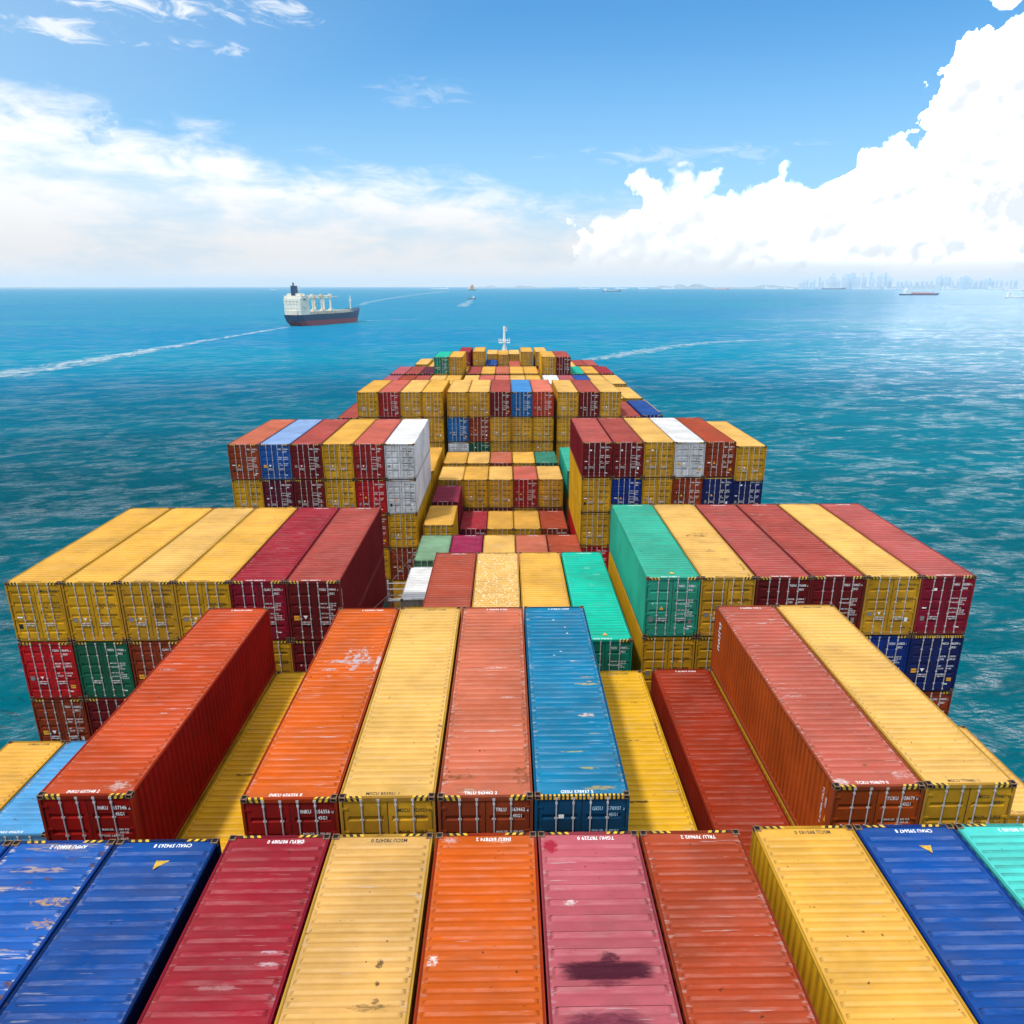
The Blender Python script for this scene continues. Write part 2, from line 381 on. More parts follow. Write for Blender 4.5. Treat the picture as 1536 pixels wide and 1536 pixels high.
def seal_mesh(H):
    b = MB(); b.box(-1.145, 1.145, .078, .095, .172, H-.127); b.box(-.012, .012, .044, .077, .19, H-.15); return b.mesh('door_seal', [M_SEAL])
def hazard_mesh(H, s, full=False):
    """yellow and black slanted stripes on the header and on the roof edge above it"""
    b = MB(); st = .075
    xs = [s*(.60+st*i) for i in range(6)] if not full else [s*(.02+.055*i) for i in range(19)]
    st2 = st if not full else .055
    for i, x in enumerate(xs):
        k = .035*s if not full else 0
        a, c = x, x+s*st2
        mi = i % 2
        b.add([(a, .0025, H-.115), (c, .0025, H-.115), (c+k, .0025, H-.022), (a+k, .0025, H-.022)], [(0, 1, 2, 3) if s > 0 else (3, 2, 1, 0)], mi)
        b.add([(a+k, .012, H-.0165), (c+k, .012, H-.0165), (c+2*k, .095, H-.0165), (a+2*k, .095, H-.0165)], [(0, 1, 2, 3) if s > 0 else (3, 2, 1, 0)], mi)
    return b.mesh('hazard_stripe', [M_YEL, M_SEAL])
def far_hazard_mesh(L, H, s):
    b = MB(); st = .085
    for i in range(6):
        a = s*(.45+st*i); c = a+s*st; k = s*.04
        b.add([(a, L-.095, H-.0165), (c, L-.095, H-.0165), (c+k, L-.012, H-.0165), (a+k, L-.012, H-.0165)], [(0, 1, 2, 3) if s > 0 else (3, 2, 1, 0)], i % 2)
    return b.mesh('hazard_stripe', [M_YEL, M_SEAL])
_tx = {}
def text_data(lines, size, sx=.72, align='LEFT', lead=1.15):
    key = (lines, size, sx, align)
    if key in _tx: return _tx[key]
    cu = bpy.data.curves.new('lettering', 'FONT'); cu.body = lines; cu.size = size; cu.align_x = align; cu.space_line = lead
    cu.resolution_u = 2; cu.offset = size*.018; cu.space_character = 1.08
    o = bpy.data.objects.new('lettering', cu); COL.objects.link(o)
    dg = bpy.context.evaluated_depsgraph_get(); dg.update()
    me0 = bpy.data.meshes.new_from_object(o.evaluated_get(dg))
    V = [(v.co.x*sx, v.co.y) for v in me0.vertices]; F = [tuple(p.vertices) for p in me0.polygons]
    bpy.data.objects.remove(o); bpy.data.meshes.remove(me0); bpy.data.curves.remove(cu)
    _tx[key] = (V, F); return V, F
def text_into(b, lines, size, fn, mi=0, **kw):
    V, F = text_data(lines, size, **kw); return b.add([fn(x, y) for x, y in V], F, mi)

_cache = {}
def C(key, fn):
    if key not in _cache: _cache[key] = fn()
    return _cache[key]

# ------------------------------------------------------------------ colours: (roof, wall, words, default wear)
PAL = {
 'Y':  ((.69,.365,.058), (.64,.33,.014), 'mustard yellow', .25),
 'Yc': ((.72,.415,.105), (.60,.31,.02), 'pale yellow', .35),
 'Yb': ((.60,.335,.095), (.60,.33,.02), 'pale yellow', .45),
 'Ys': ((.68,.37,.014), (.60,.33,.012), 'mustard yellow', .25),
 'Bn': ((.004,.066,.29), (.001,.006,.045), 'royal blue', .2),  # blue with its wall darkened, the gap's shade put into the colour
 'R':  ((.47,.060,.013), (.30,.008,.006), 'orange red', .45),  # wall darkened, shade of the side put into the colour
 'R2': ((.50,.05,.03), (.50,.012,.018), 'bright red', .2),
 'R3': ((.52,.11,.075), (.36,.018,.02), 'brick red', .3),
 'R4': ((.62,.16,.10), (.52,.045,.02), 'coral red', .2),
 'M':  ((.36,.058,.045), (.155,.010,.014), 'maroon', .35),  # wall darkened in the same way to paint in shade
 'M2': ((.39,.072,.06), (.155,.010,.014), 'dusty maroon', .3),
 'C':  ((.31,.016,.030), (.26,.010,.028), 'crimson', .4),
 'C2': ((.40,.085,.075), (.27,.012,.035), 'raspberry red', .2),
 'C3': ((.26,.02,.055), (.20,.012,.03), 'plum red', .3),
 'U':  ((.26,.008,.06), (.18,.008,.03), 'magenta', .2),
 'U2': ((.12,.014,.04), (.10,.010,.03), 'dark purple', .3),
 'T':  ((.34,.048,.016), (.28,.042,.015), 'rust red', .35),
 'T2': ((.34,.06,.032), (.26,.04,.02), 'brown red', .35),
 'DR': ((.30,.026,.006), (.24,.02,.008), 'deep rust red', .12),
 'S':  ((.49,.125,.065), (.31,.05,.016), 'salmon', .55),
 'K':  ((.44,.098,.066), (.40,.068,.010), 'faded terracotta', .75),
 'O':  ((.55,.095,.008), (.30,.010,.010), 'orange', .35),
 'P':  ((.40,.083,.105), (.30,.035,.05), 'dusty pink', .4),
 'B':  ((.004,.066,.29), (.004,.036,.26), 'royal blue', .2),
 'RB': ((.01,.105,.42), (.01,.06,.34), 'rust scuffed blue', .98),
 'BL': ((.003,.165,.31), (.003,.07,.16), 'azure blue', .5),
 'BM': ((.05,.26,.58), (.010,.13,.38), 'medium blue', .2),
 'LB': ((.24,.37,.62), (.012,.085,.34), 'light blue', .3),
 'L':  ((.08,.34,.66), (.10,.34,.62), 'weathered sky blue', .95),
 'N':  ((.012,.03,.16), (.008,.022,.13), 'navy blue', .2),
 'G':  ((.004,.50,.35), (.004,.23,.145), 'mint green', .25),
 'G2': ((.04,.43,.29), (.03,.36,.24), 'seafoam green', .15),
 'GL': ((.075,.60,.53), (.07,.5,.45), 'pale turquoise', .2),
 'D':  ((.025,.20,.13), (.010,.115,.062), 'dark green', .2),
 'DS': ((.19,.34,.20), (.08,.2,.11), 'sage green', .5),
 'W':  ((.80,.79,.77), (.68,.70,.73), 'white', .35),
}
DARKTEXT = {'Y', 'Yc', 'Yb', 'Ys', 'W', 'GL', 'DS'}
ROOFS = {}   # special roof materials, by bay and column
DK = (.05, .012, .018); GREYS = (.42, .40, .42); 
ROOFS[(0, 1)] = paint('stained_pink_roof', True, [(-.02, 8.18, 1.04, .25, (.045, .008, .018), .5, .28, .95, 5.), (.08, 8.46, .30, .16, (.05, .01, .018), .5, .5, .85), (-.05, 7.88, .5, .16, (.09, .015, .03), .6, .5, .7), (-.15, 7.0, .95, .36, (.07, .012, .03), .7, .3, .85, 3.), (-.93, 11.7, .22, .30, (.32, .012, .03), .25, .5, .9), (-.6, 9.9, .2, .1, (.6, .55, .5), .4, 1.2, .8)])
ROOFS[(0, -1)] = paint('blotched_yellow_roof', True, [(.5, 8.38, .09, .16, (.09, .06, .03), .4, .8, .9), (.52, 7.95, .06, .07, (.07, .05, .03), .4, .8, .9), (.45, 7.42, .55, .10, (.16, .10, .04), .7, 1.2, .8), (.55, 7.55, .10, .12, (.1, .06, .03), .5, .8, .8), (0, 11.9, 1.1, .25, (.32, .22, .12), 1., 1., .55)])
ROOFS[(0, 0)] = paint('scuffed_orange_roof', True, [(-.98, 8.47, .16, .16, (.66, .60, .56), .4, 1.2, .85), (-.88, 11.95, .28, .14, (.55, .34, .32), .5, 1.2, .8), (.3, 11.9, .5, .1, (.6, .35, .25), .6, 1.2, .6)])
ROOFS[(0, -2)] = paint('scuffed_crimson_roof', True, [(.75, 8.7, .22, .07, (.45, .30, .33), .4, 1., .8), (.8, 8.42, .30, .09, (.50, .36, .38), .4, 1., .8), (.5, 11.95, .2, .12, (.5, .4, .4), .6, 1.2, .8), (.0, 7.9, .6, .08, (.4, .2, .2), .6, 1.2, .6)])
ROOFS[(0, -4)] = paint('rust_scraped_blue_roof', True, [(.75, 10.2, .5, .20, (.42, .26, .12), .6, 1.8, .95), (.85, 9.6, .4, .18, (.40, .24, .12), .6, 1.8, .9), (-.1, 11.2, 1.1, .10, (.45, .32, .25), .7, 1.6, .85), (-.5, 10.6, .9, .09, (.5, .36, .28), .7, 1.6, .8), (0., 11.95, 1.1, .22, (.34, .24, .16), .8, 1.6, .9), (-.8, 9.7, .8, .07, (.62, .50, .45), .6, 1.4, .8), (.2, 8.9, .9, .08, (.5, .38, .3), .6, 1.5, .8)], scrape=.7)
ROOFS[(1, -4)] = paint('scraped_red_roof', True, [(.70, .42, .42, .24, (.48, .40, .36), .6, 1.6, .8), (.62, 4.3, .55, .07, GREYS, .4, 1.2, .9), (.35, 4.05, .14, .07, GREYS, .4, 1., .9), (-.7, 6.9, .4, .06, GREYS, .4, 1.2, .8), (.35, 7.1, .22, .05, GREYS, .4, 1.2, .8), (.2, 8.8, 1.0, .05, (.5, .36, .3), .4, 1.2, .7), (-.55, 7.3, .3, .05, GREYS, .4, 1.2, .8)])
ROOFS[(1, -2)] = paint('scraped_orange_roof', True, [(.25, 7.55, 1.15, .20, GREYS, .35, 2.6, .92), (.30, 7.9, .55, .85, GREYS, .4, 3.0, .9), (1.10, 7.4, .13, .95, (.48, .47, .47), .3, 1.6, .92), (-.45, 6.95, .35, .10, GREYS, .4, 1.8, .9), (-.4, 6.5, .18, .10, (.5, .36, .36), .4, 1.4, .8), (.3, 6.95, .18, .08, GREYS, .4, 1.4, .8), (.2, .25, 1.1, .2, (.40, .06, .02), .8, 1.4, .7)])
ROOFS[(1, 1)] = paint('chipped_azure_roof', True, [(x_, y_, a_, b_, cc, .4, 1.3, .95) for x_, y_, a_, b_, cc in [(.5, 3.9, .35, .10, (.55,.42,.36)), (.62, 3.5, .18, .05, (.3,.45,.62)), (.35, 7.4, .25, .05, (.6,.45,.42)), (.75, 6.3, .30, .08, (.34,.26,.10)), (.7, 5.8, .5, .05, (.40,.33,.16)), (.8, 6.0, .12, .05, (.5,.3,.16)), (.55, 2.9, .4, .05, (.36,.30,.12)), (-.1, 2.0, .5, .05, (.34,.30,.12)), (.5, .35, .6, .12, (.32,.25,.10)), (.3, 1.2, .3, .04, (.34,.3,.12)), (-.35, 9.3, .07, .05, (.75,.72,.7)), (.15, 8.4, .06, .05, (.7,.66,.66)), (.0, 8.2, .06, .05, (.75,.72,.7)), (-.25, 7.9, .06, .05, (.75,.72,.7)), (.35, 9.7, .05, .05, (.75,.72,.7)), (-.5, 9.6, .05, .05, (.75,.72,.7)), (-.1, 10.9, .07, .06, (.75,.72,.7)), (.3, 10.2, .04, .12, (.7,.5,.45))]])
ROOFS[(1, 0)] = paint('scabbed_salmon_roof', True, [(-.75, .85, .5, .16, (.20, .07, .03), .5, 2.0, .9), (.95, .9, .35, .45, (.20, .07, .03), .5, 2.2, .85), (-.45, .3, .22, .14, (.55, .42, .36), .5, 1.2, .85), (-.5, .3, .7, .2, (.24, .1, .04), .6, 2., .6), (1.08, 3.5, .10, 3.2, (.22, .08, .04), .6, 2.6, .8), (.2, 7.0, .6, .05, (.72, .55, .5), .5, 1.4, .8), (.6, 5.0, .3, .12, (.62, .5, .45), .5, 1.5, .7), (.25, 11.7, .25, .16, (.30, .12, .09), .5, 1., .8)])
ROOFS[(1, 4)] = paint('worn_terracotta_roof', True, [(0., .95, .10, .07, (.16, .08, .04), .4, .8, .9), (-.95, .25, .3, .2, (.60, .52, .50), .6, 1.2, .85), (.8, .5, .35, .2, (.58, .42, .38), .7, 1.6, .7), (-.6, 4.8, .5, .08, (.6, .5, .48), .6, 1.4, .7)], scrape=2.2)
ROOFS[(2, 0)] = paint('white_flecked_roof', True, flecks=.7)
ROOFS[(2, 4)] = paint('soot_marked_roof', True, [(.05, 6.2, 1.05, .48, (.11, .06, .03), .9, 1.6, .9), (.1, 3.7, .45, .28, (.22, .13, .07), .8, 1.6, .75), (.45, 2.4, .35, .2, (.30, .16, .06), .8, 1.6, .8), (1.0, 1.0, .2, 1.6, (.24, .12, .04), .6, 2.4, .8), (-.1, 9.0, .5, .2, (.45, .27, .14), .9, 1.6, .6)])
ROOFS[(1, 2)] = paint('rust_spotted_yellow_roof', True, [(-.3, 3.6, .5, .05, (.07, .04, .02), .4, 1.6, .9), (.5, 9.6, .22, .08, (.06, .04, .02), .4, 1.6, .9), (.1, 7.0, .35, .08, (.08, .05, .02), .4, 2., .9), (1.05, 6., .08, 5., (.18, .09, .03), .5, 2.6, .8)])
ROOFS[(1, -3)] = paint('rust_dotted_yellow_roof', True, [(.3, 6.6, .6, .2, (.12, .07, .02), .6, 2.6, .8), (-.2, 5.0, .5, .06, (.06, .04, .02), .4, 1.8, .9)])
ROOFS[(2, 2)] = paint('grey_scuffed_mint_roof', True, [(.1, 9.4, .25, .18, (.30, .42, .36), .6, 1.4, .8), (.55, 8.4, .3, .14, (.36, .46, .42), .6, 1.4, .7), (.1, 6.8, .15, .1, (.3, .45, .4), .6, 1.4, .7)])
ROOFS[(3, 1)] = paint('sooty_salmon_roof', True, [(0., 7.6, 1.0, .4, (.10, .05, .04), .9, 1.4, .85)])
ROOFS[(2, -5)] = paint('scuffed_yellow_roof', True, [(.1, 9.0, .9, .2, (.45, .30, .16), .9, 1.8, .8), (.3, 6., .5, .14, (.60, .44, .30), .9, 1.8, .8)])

# bays: near y, top z of the left / centre / right stacks
BAY = {0: (3.30, -12.77, -12.69, -12.59), 1: (16.82, -12.50, -12.34, -12.65), 2: (31.75, -12.55, -12.28, -12.39), 3: (46.1, -12.3, -12.3, -12.3),
       4: (60.75, -12.00, -12.0, -11.94), 5: (75.2, -11.8, -11.8, -11.8), 6: (89.70, -11.67, -11.655, -11.694), 7: (104.3, -11.6, -11.6, -11.6),
       8: (118.9, -11.55, -11.55, -11.55), 9: (133.45, -11.48, -11.48, -11.48), 10: (148., -11.45, -11.45, -11.45), 11: (162.6, -11.4, -11.4, -11.4), 12: (177.2, -11.3, -11.3, -11.3)}
OFFX = {(0,-1): .26, (0,0): .04, (0,1): -.12, (1,-1): .03, (1,0): 0, (1,1): .09, (2,-1): -.19, (2,0): .05, (2,1): .12, (4,-1): -.06, (4,1): .03, (6,-1): -.05, (6,0): -.07, (6,1): -.13}
OFFY = {(1,0): -.42, (1,1): .28, (2,-1): .33, (2,0): -.40, (2,1): .05}
TP = 2.95
def grp(c): return -1 if c <= -3 else (1 if c >= 3 else 0)
def place(bay, c, t, dz=0, x=None, z=None):
    g = grp(c); y = BAY[bay][0] + OFFY.get((bay, g), 0)
    X = c*2.5 + g*.44 + OFFX.get((bay, g), 0) if x is None else x
    return X, y, (BAY[bay][2+g] - t*TP - dz if z is None else z)

# (bay, column, tier, colour, extras)
T = []
def row(bay, t, c0, keys, **kw):
    for i, k in enumerate(keys.split()):
        if k != '-': T.append((bay, c0+i, t, k, dict(kw)))
def one(bay, c, t, k, **kw): T.append((bay, c, t, k, kw))
row(0, 0, -5, 'B RB Bn C Yb O P T Y B GL')
one(1, -8, 2, 'Y', x=-19.8, z=-18.7, half=1); one(1, -7, 2, 'L', x=-17.3, z=-18.7, half=1)
one(1, -4, 0, 'R'); one(1, -3, 1, 'Ys'); row(1, 0, -2, 'O Yc S BL'); one(1, 2, 1, 'Ys'); one(1, 3, 1, 'DR')
one(1, 4, 0, 'K'); one(1, 4, 1, 'Y'); one(1, 5, 0, 'Yc'); one(1, 8, 2, 'Yc', x=19.7, z=-18.55, half=1)
row(2, 0, -8, 'Y Y Yc Y C M'); row(2, 1, -8, 'R2 D T Y Y M'); row(2, 2, -8, 'T M')
row(2, 1, -1, 'T2 Yc Y G'); one(2, -2, 2, 'Y', dz=.55)
row(2, 0, 3, 'G2 Yc M2 M Yc C2'); row(2, 1, 3, 'Y Y T Y B N'); one(2, 3, 2, 'Y'); one(2, 8, 2, 'T')
one(3, -2, 2, 'W', dz=.75, half=0, y=45.1); one(3, -2, 2, 'DS', dz=.75, half=1, y=52.4); row(3, 2, -1, 'U Yc S T', dz=.69)
row(4, 0, -8, 'S LB M Y R3 W'); row(4, 1, -8, 'Y U2 M Y R2 W'); one(4, -3, 2, 'Y'); one(4, -4, 2, 'T'); one(4, -3, 3, 'T'); one(4, -4, 3, 'Y')
one(4, -2, 2, 'Y', dz=.64, half=0, y=59.75); one(4, -2, 2, 'C3', dz=.64, half=1, y=66.9); row(4, 3, -1, 'C Y Y T', dz=.3, half=1, y=66.9)
row(4, 0, 3, 'M2 M Yc W T'); one(4, 8, 0, 'Yc', dz=.35); row(4, 1, 3, 'Y B Y T N N'); one(4, 3, 2, 'Y'); one(4, 3, 3, 'R2')
row(5, 2, -2, 'Yc Y Yc R3 Yc', dz=.55, half=0, y=74.0); row(5, 2, -2, 'Y Yc S Y D', dz=.5, half=1, y=81.3)
row(5, 3, -1, 'T M Y T', dz=.55, half=0, y=74.0); one(5, -3, 2, 'Y', dz=-.05); one(5, 3, 2, 'G2')
row(6, 0, -6, 'Y R3 Yc Y Yc Yc M BM R4 Yc M Yc'); one(6, -7, 1, 'M'); row(6, 1, -3, 'Y BM T Y Yc Y Y'); one(6, 6, 1, 'M2', dz=-.1); one(6, 7, 1, 'B', dz=-.25)
row(6, 2, -3, 'Y W D Y Y Y Y')
row(7, 1, 6, 'Yc Yc', dz=-.1)
row(8, 1, -7, 'P T M Yc Y Yc R3 R4 Yc Y W P B Yc Yc', dz=-.25)
row(9, 0, -4, 'G Y'); row(9, 0, 3, 'Y M'); row(9, 1, -7, 'P M U2 Y Y M Y S Y Y Y R3 G Y C', dz=-.2)
one(10, -6, 1, 'Yc', z=-14.06); one(10, -5, 1, 'Yc', z=-14.5); one(10, 5, 1, 'Yc', z=-14.7)
one(11, -3, 1, 'C', z=-12.9); one(11, -2, 1, 'Y', z=-12.9); one(11, 2, 1, 'Y', z=-12.95); one(11, 3, 1, 'Yc', z=-12.95); one(11, -1, 2, 'B', z=-15.6); one(11, 1, 2, 'R3', z=-15.9)
one(11, 6, 2, 'M', z=-15.7, x=16.2); one(11, 7, 2, 'M2', z=-15.7, x=18.68)
one(12, -1, 1, 'Yc', z=-14.6); one(12, 0, 1, 'Y', z=-14.7); one(12, 1, 1, 'Yc', z=-14.6); one(12, 1, 2, 'R4', z=-17.5); one(12, -1, 2, 'Y', z=-17.5)

IDS = {(0,-4,0): 'AMFU 858021 2', (0,-3,0): 'CMAU 594263 8', (0,-2,0): 'DRYU 907089 0', (0,-1,0): 'MSCU 782472 0', (0,0,0): 'INKU 647874 2', (0,1,0): 'TGHU 787229 0',
       (0,2,0): 'TRLU 709602 2', (0,3,0): 'MSCU 895183 0', (0,4,0): 'CMAU 595647 8', (0,5,0): 'MFSU 805183 3',
       (1,-4,0): 'INKU 657348 2', (1,-2,0): 'INKU 656356 0', (1,-1,0): 'MSCU 853921 1', (1,0,0): 'TRLU 563462 2', (1,1,0): 'GESU 578937 5', (1,4,0): 'TCKU 958679 0', (1,5,0): 'MSCU 779481 1',
       (2,6,0): 'TRLU 704437 0', (2,5,0): 'TGHU 701808 3'}
rid = random.Random(11)
def make_id(key):
    p = 'MSCU' if key[0] == 'Y' else rid.choice(['TCKU', 'TRLU', 'TGHU', 'INKU', 'GESU', 'CMAU', 'FSCU', 'MSCU', 'CLHU'])
    return '%s %06d %d' % (p, rid.randint(300000, 989999), rid.randint(0, 9))

# words for the labels
ORD = ['first', 'second', 'third', 'fourth', 'fifth', 'sixth', 'seventh', 'eighth', 'ninth', 'tenth', 'eleventh', 'twelfth', 'thirteenth', 'fourteenth', 'fifteenth']
def block(b, c, ex):
    g = grp(c); h = ex.get('half')
    if b == 0: return 'the row nearest the viewer'
    if b == 1: return 'the second nearest row'
    if b == 2: return {-1: 'the big block at left', 0: 'the sunken middle', 1: 'the big block at right'}[g]
    if b == 3: return 'the pit behind the flecked roof'
    if b == 4: return {-1: 'the smaller left block', 0: 'the deep pit between smaller blocks', 1: 'the smaller right block'}[g]
    if b == 5:
        if g: return 'the ' + ('left' if g < 0 else 'right') + ' edge of the deep pit'
        return ('front' if h == 0 else 'back') + ' short boxes before far wall'
    if b == 6: return 'the long far wall of boxes'
    if b == 7: return 'the edge just behind the far wall'
    if b == 8: return 'the low roofs behind the far wall'
    if b == 9: return 'the bow rows around mint'
    if b == 10: return 'the low edges near the bow'
    if b == 11: return 'the last full bow row'
    return 'the foremost stack under the mast'
TIER = {0: 'top tier', 1: 'second tier', 2: 'third tier', 3: 'fourth tier'}
from collections import defaultdict
rows_ = defaultdict(list)
for i, (b, c, t, k, ex) in enumerate(T): rows_[(block(b, c, ex), t, ex.get('half') if b in (3, 4) and c == -2 else None)].append((c, i))
LAB = {}
for (bl, t, h), lst in rows_.items():
    lst.sort(); n = len(lst)
    for j, (c, i) in enumerate(lst):
        if n == 1: o_ = 'only one'
        elif j == 0: o_ = 'leftmost'
        elif j == n-1: o_ = 'rightmost'
        elif j <= n//2: o_ = ORD[j] + ' from left'
        else: o_ = ORD[n-1-j] + ' from right'
        hh = '' if h is None else (' (near)' if h == 0 else ' (far)')
        o_ = o_ if n > 1 else 'alone'
        LAB[i] = '%s container%s, %s, %s, %s' % (PAL[T[i][3]][2], hh, o_, TIER[t], bl.strip(','))
SPEC = {
 (0,-5,0): 'royal blue container cut off by the lower left corner of the photo',
 (0,-4,0): 'blue container with rust scraped roof, at the lower left',
 (0,-3,0): 'clean royal blue container with yellow triangle, beside the crimson roof',
 (0,-2,0): 'crimson container with pale scuffs, between royal blue and blotched yellow',
 (0,-1,0): 'pale yellow container with dark blotches, left of the orange one in front',
 (0,0,0): 'bright orange container in the middle of the front row',
 (0,1,0): 'dusty pink container with a big dark stain across its roof',
 (0,2,0): 'rust red container right of the stained pink one',
 (0,3,0): 'yellow container showing its shaded left side, front row right',
 (0,4,0): 'royal blue container with yellow triangle, front row right',
 (0,5,0): 'pale turquoise container at the lower right edge',
 (1,-8,2): 'low yellow short container at the left edge beside sky blue roof',
 (1,-7,2): 'low weathered sky blue container left of the long orange red one',
 (1,-4,0): 'long orange red container standing high alone at left, INKU 657348',
 (1,-3,1): 'shaded yellow container sunk beside the long orange red one',
 (1,-2,0): 'orange container with grey scrape marks on its roof',
 (1,-1,0): 'yellow container between scraped orange and salmon ones, MSCU 853921',
 (1,0,0): 'salmon container between yellow and azure ones, TRLU 563462',
 (1,1,0): 'azure blue container with chipped roof and checked header stripe',
 (1,2,1): 'sunken yellow container right of the azure blue one',
 (1,3,1): 'sunken deep rust red container beside the tall terracotta wall',
 (1,4,0): 'faded terracotta container with white side lettering, TCKU 958679',
 (1,4,1): 'yellow container mostly hidden under the faded terracotta one',
 (1,5,0): 'pale yellow container right of the faded terracotta one, MSCU 779481',
 (1,8,2): 'yellow short container peeking out low at the right edge by water',
 (2,0,1): 'yellow container with white flecked roof in the sunken middle',
 (2,2,1): 'mint green container in the sunken middle beside the seafoam one',
 (2,4,0): 'pale yellow container with black soot mark beside the seafoam one',
 (2,3,0): 'seafoam green container at the inner corner of the big right block',
}
for i in LAB: assert 4 <= len(LAB[i].split()) <= 16, LAB[i]
assert len(set(LAB.values())) == len(LAB), sorted(v for v in LAB.values() if list(LAB.values()).count(v) > 1)
for i, (b, c, t, k, ex) in enumerate(T):
    if (b, c, t) in SPEC: LAB[i] = SPEC[(b, c, t)]

def text_front(b, s, size, x, y, z, mi=0, **kw): return text_into(b, s, size, lambda u, v: (x+u, y, z+v), mi, **kw)
MASS = ['MAX.GR.  32,500 KG\n               71,650 LB\nTARE       3,890 KG\n                8,580 LB', 'NET       28,610 KG\n               63,070 LB\nCU.CAP     76.4 CU.M\n               2,700 CU.FT']
def id_parts(idn, dark, code, H, m_):
    a, n, k = idn.split()
    for nm, tx, sz, x, z in (('owner_code', a, .155, .26, H-.47), ('serial_number', n+' '+k, .155, .66, H-.47), ('size_code', code, .145, .70, H-.66)):
        b = MB(); text_front(b, tx, sz, x, .0305, z); yield nm, b.mesh(nm, [m_])
def mass_parts(H, m_, style):
    out = []
    if style == 0:
        L_ = [(t_, .085, .27 if i_ % 2 == 0 else .62, H-1.13-.098*i_-(.10 if i_ > 3 else 0)) for i_, t_ in enumerate(['MAX.GR. 32,500 KG', '71,650 LB', 'TARE 3,890 KG', '8,580 LB', 'NET 28,610 KG', '63,070 LB', 'CU.CAP 76.4 CU.M', '2,700 CU.FT'])]
    else:
        L_ = [('M.G.W.', .12, .27, H-1.12), ('32.500 KG', .12, .66, H-1.12), ('TARE', .12, .27, H-1.27), ('3.890 KG', .12, .66, H-1.27), ('NET', .10, .27, H-1.62), ('28.610 KG', .10, .66, H-1.62), ('CU.CAP', .10, .27, H-1.75), ('76.4 M3', .10, .66, H-1.75)]
    for t_, sz, x, z in L_:
        b = MB(); text_front(b, t_, sz, x, .0305, z, sx=.9 if style == 0 else .72); out.append(b.mesh('weight_line', [m_]))
    b = MB(); b.add([(.62, .0305, .34), (.86, .0305, .34), (.86, .0305, .39), (.62, .0305, .39)], [(0, 1, 2, 3)]); out.append(b.mesh('plate', [m_]))
    return out
def quad(b, x0, x1, z0, z1, mi): b.add([(x0, .0302, z0), (x1, .0302, z0), (x1, .0302, z1), (x0, .0302, z1)], [(0, 1, 2, 3)], mi)
def tri(b, x, z, r, mi, down=False):
    s = -1 if down else 1; V = [(x-r, .0302, z-s*r*.8), (x+r, .0302, z-s*r*.8), (x, .0302, z+s*r)]
    b.add(V, [(0, 1, 2) if not down else (0, 2, 1)], mi)
def sticker_mesh(k):
    b = MB(); mats = [M_GREY, M_STK, M_YEL, M_SEAL, M_ORG]
    if k == 0: quad(b, -1.0, -.80, .95, 1.17, 0); tri(b, -.46, 1.08, .08, 1, True)
    elif k == 1: quad(b, -1.0, -.82, .62, .86, 3); quad(b, -1.0, -.74, 1.16, 1.22, 1); tri(b, -.46, 1.18, .11, 4); quad(b, -.48, -.44, 1.14, 1.21, 3)
    elif k == 2: quad(b, -.98, -.74, .98, 1.2, 4); quad(b, -.96, -.76, 1.07, 1.10, 3); tri(b, -.46, 1.12, .10, 1, True)
    elif k == 3: quad(b, -1.0, -.82, .70, .92, 0); quad(b, -.60, -.46, 2.18, 2.30, 1); quad(b, -1., -.8, 1.3, 1.36, 1)
    else: tri(b, -.46, 1.40, .10, 2); quad(b, -1.0, -.84, .72, .98, 0); quad(b, -.9, -.84, 1.6, 1.66, 1)
    return b.mesh('sticker', mats)
def sticker2_mesh(k):
    b = MB(); mats = [M_GREY, M_STK, M_YEL, M_SEAL, M_ORG]
    if k == 0: quad(b, .78, 1.0, .52, .70, 4); quad(b, .80, .98, .60, .63, 3)
    elif k == 1: quad(b, .80, .96, .60, .86, 0); quad(b, .78, 1.0, .45, .52, 1)
    else: quad(b, .76, .9, .66, .86, 1)
    return b.mesh('sticker', mats)
def roofnum_mesh(idn, dark, L, far):
    b = MB(); kw = dict(sx=.74, align='CENTER')
    if far: text_into(b, idn, .165, lambda u, v: (.18-u, L-.17-v, .004), **kw)
    else: text_into(b, idn, .165, lambda u, v: (-.12+u, .15+v, .004), **kw)
    return b.mesh('roof_number', [M_BLACK if dark else M_WHITE])
CAST = casting_mesh()

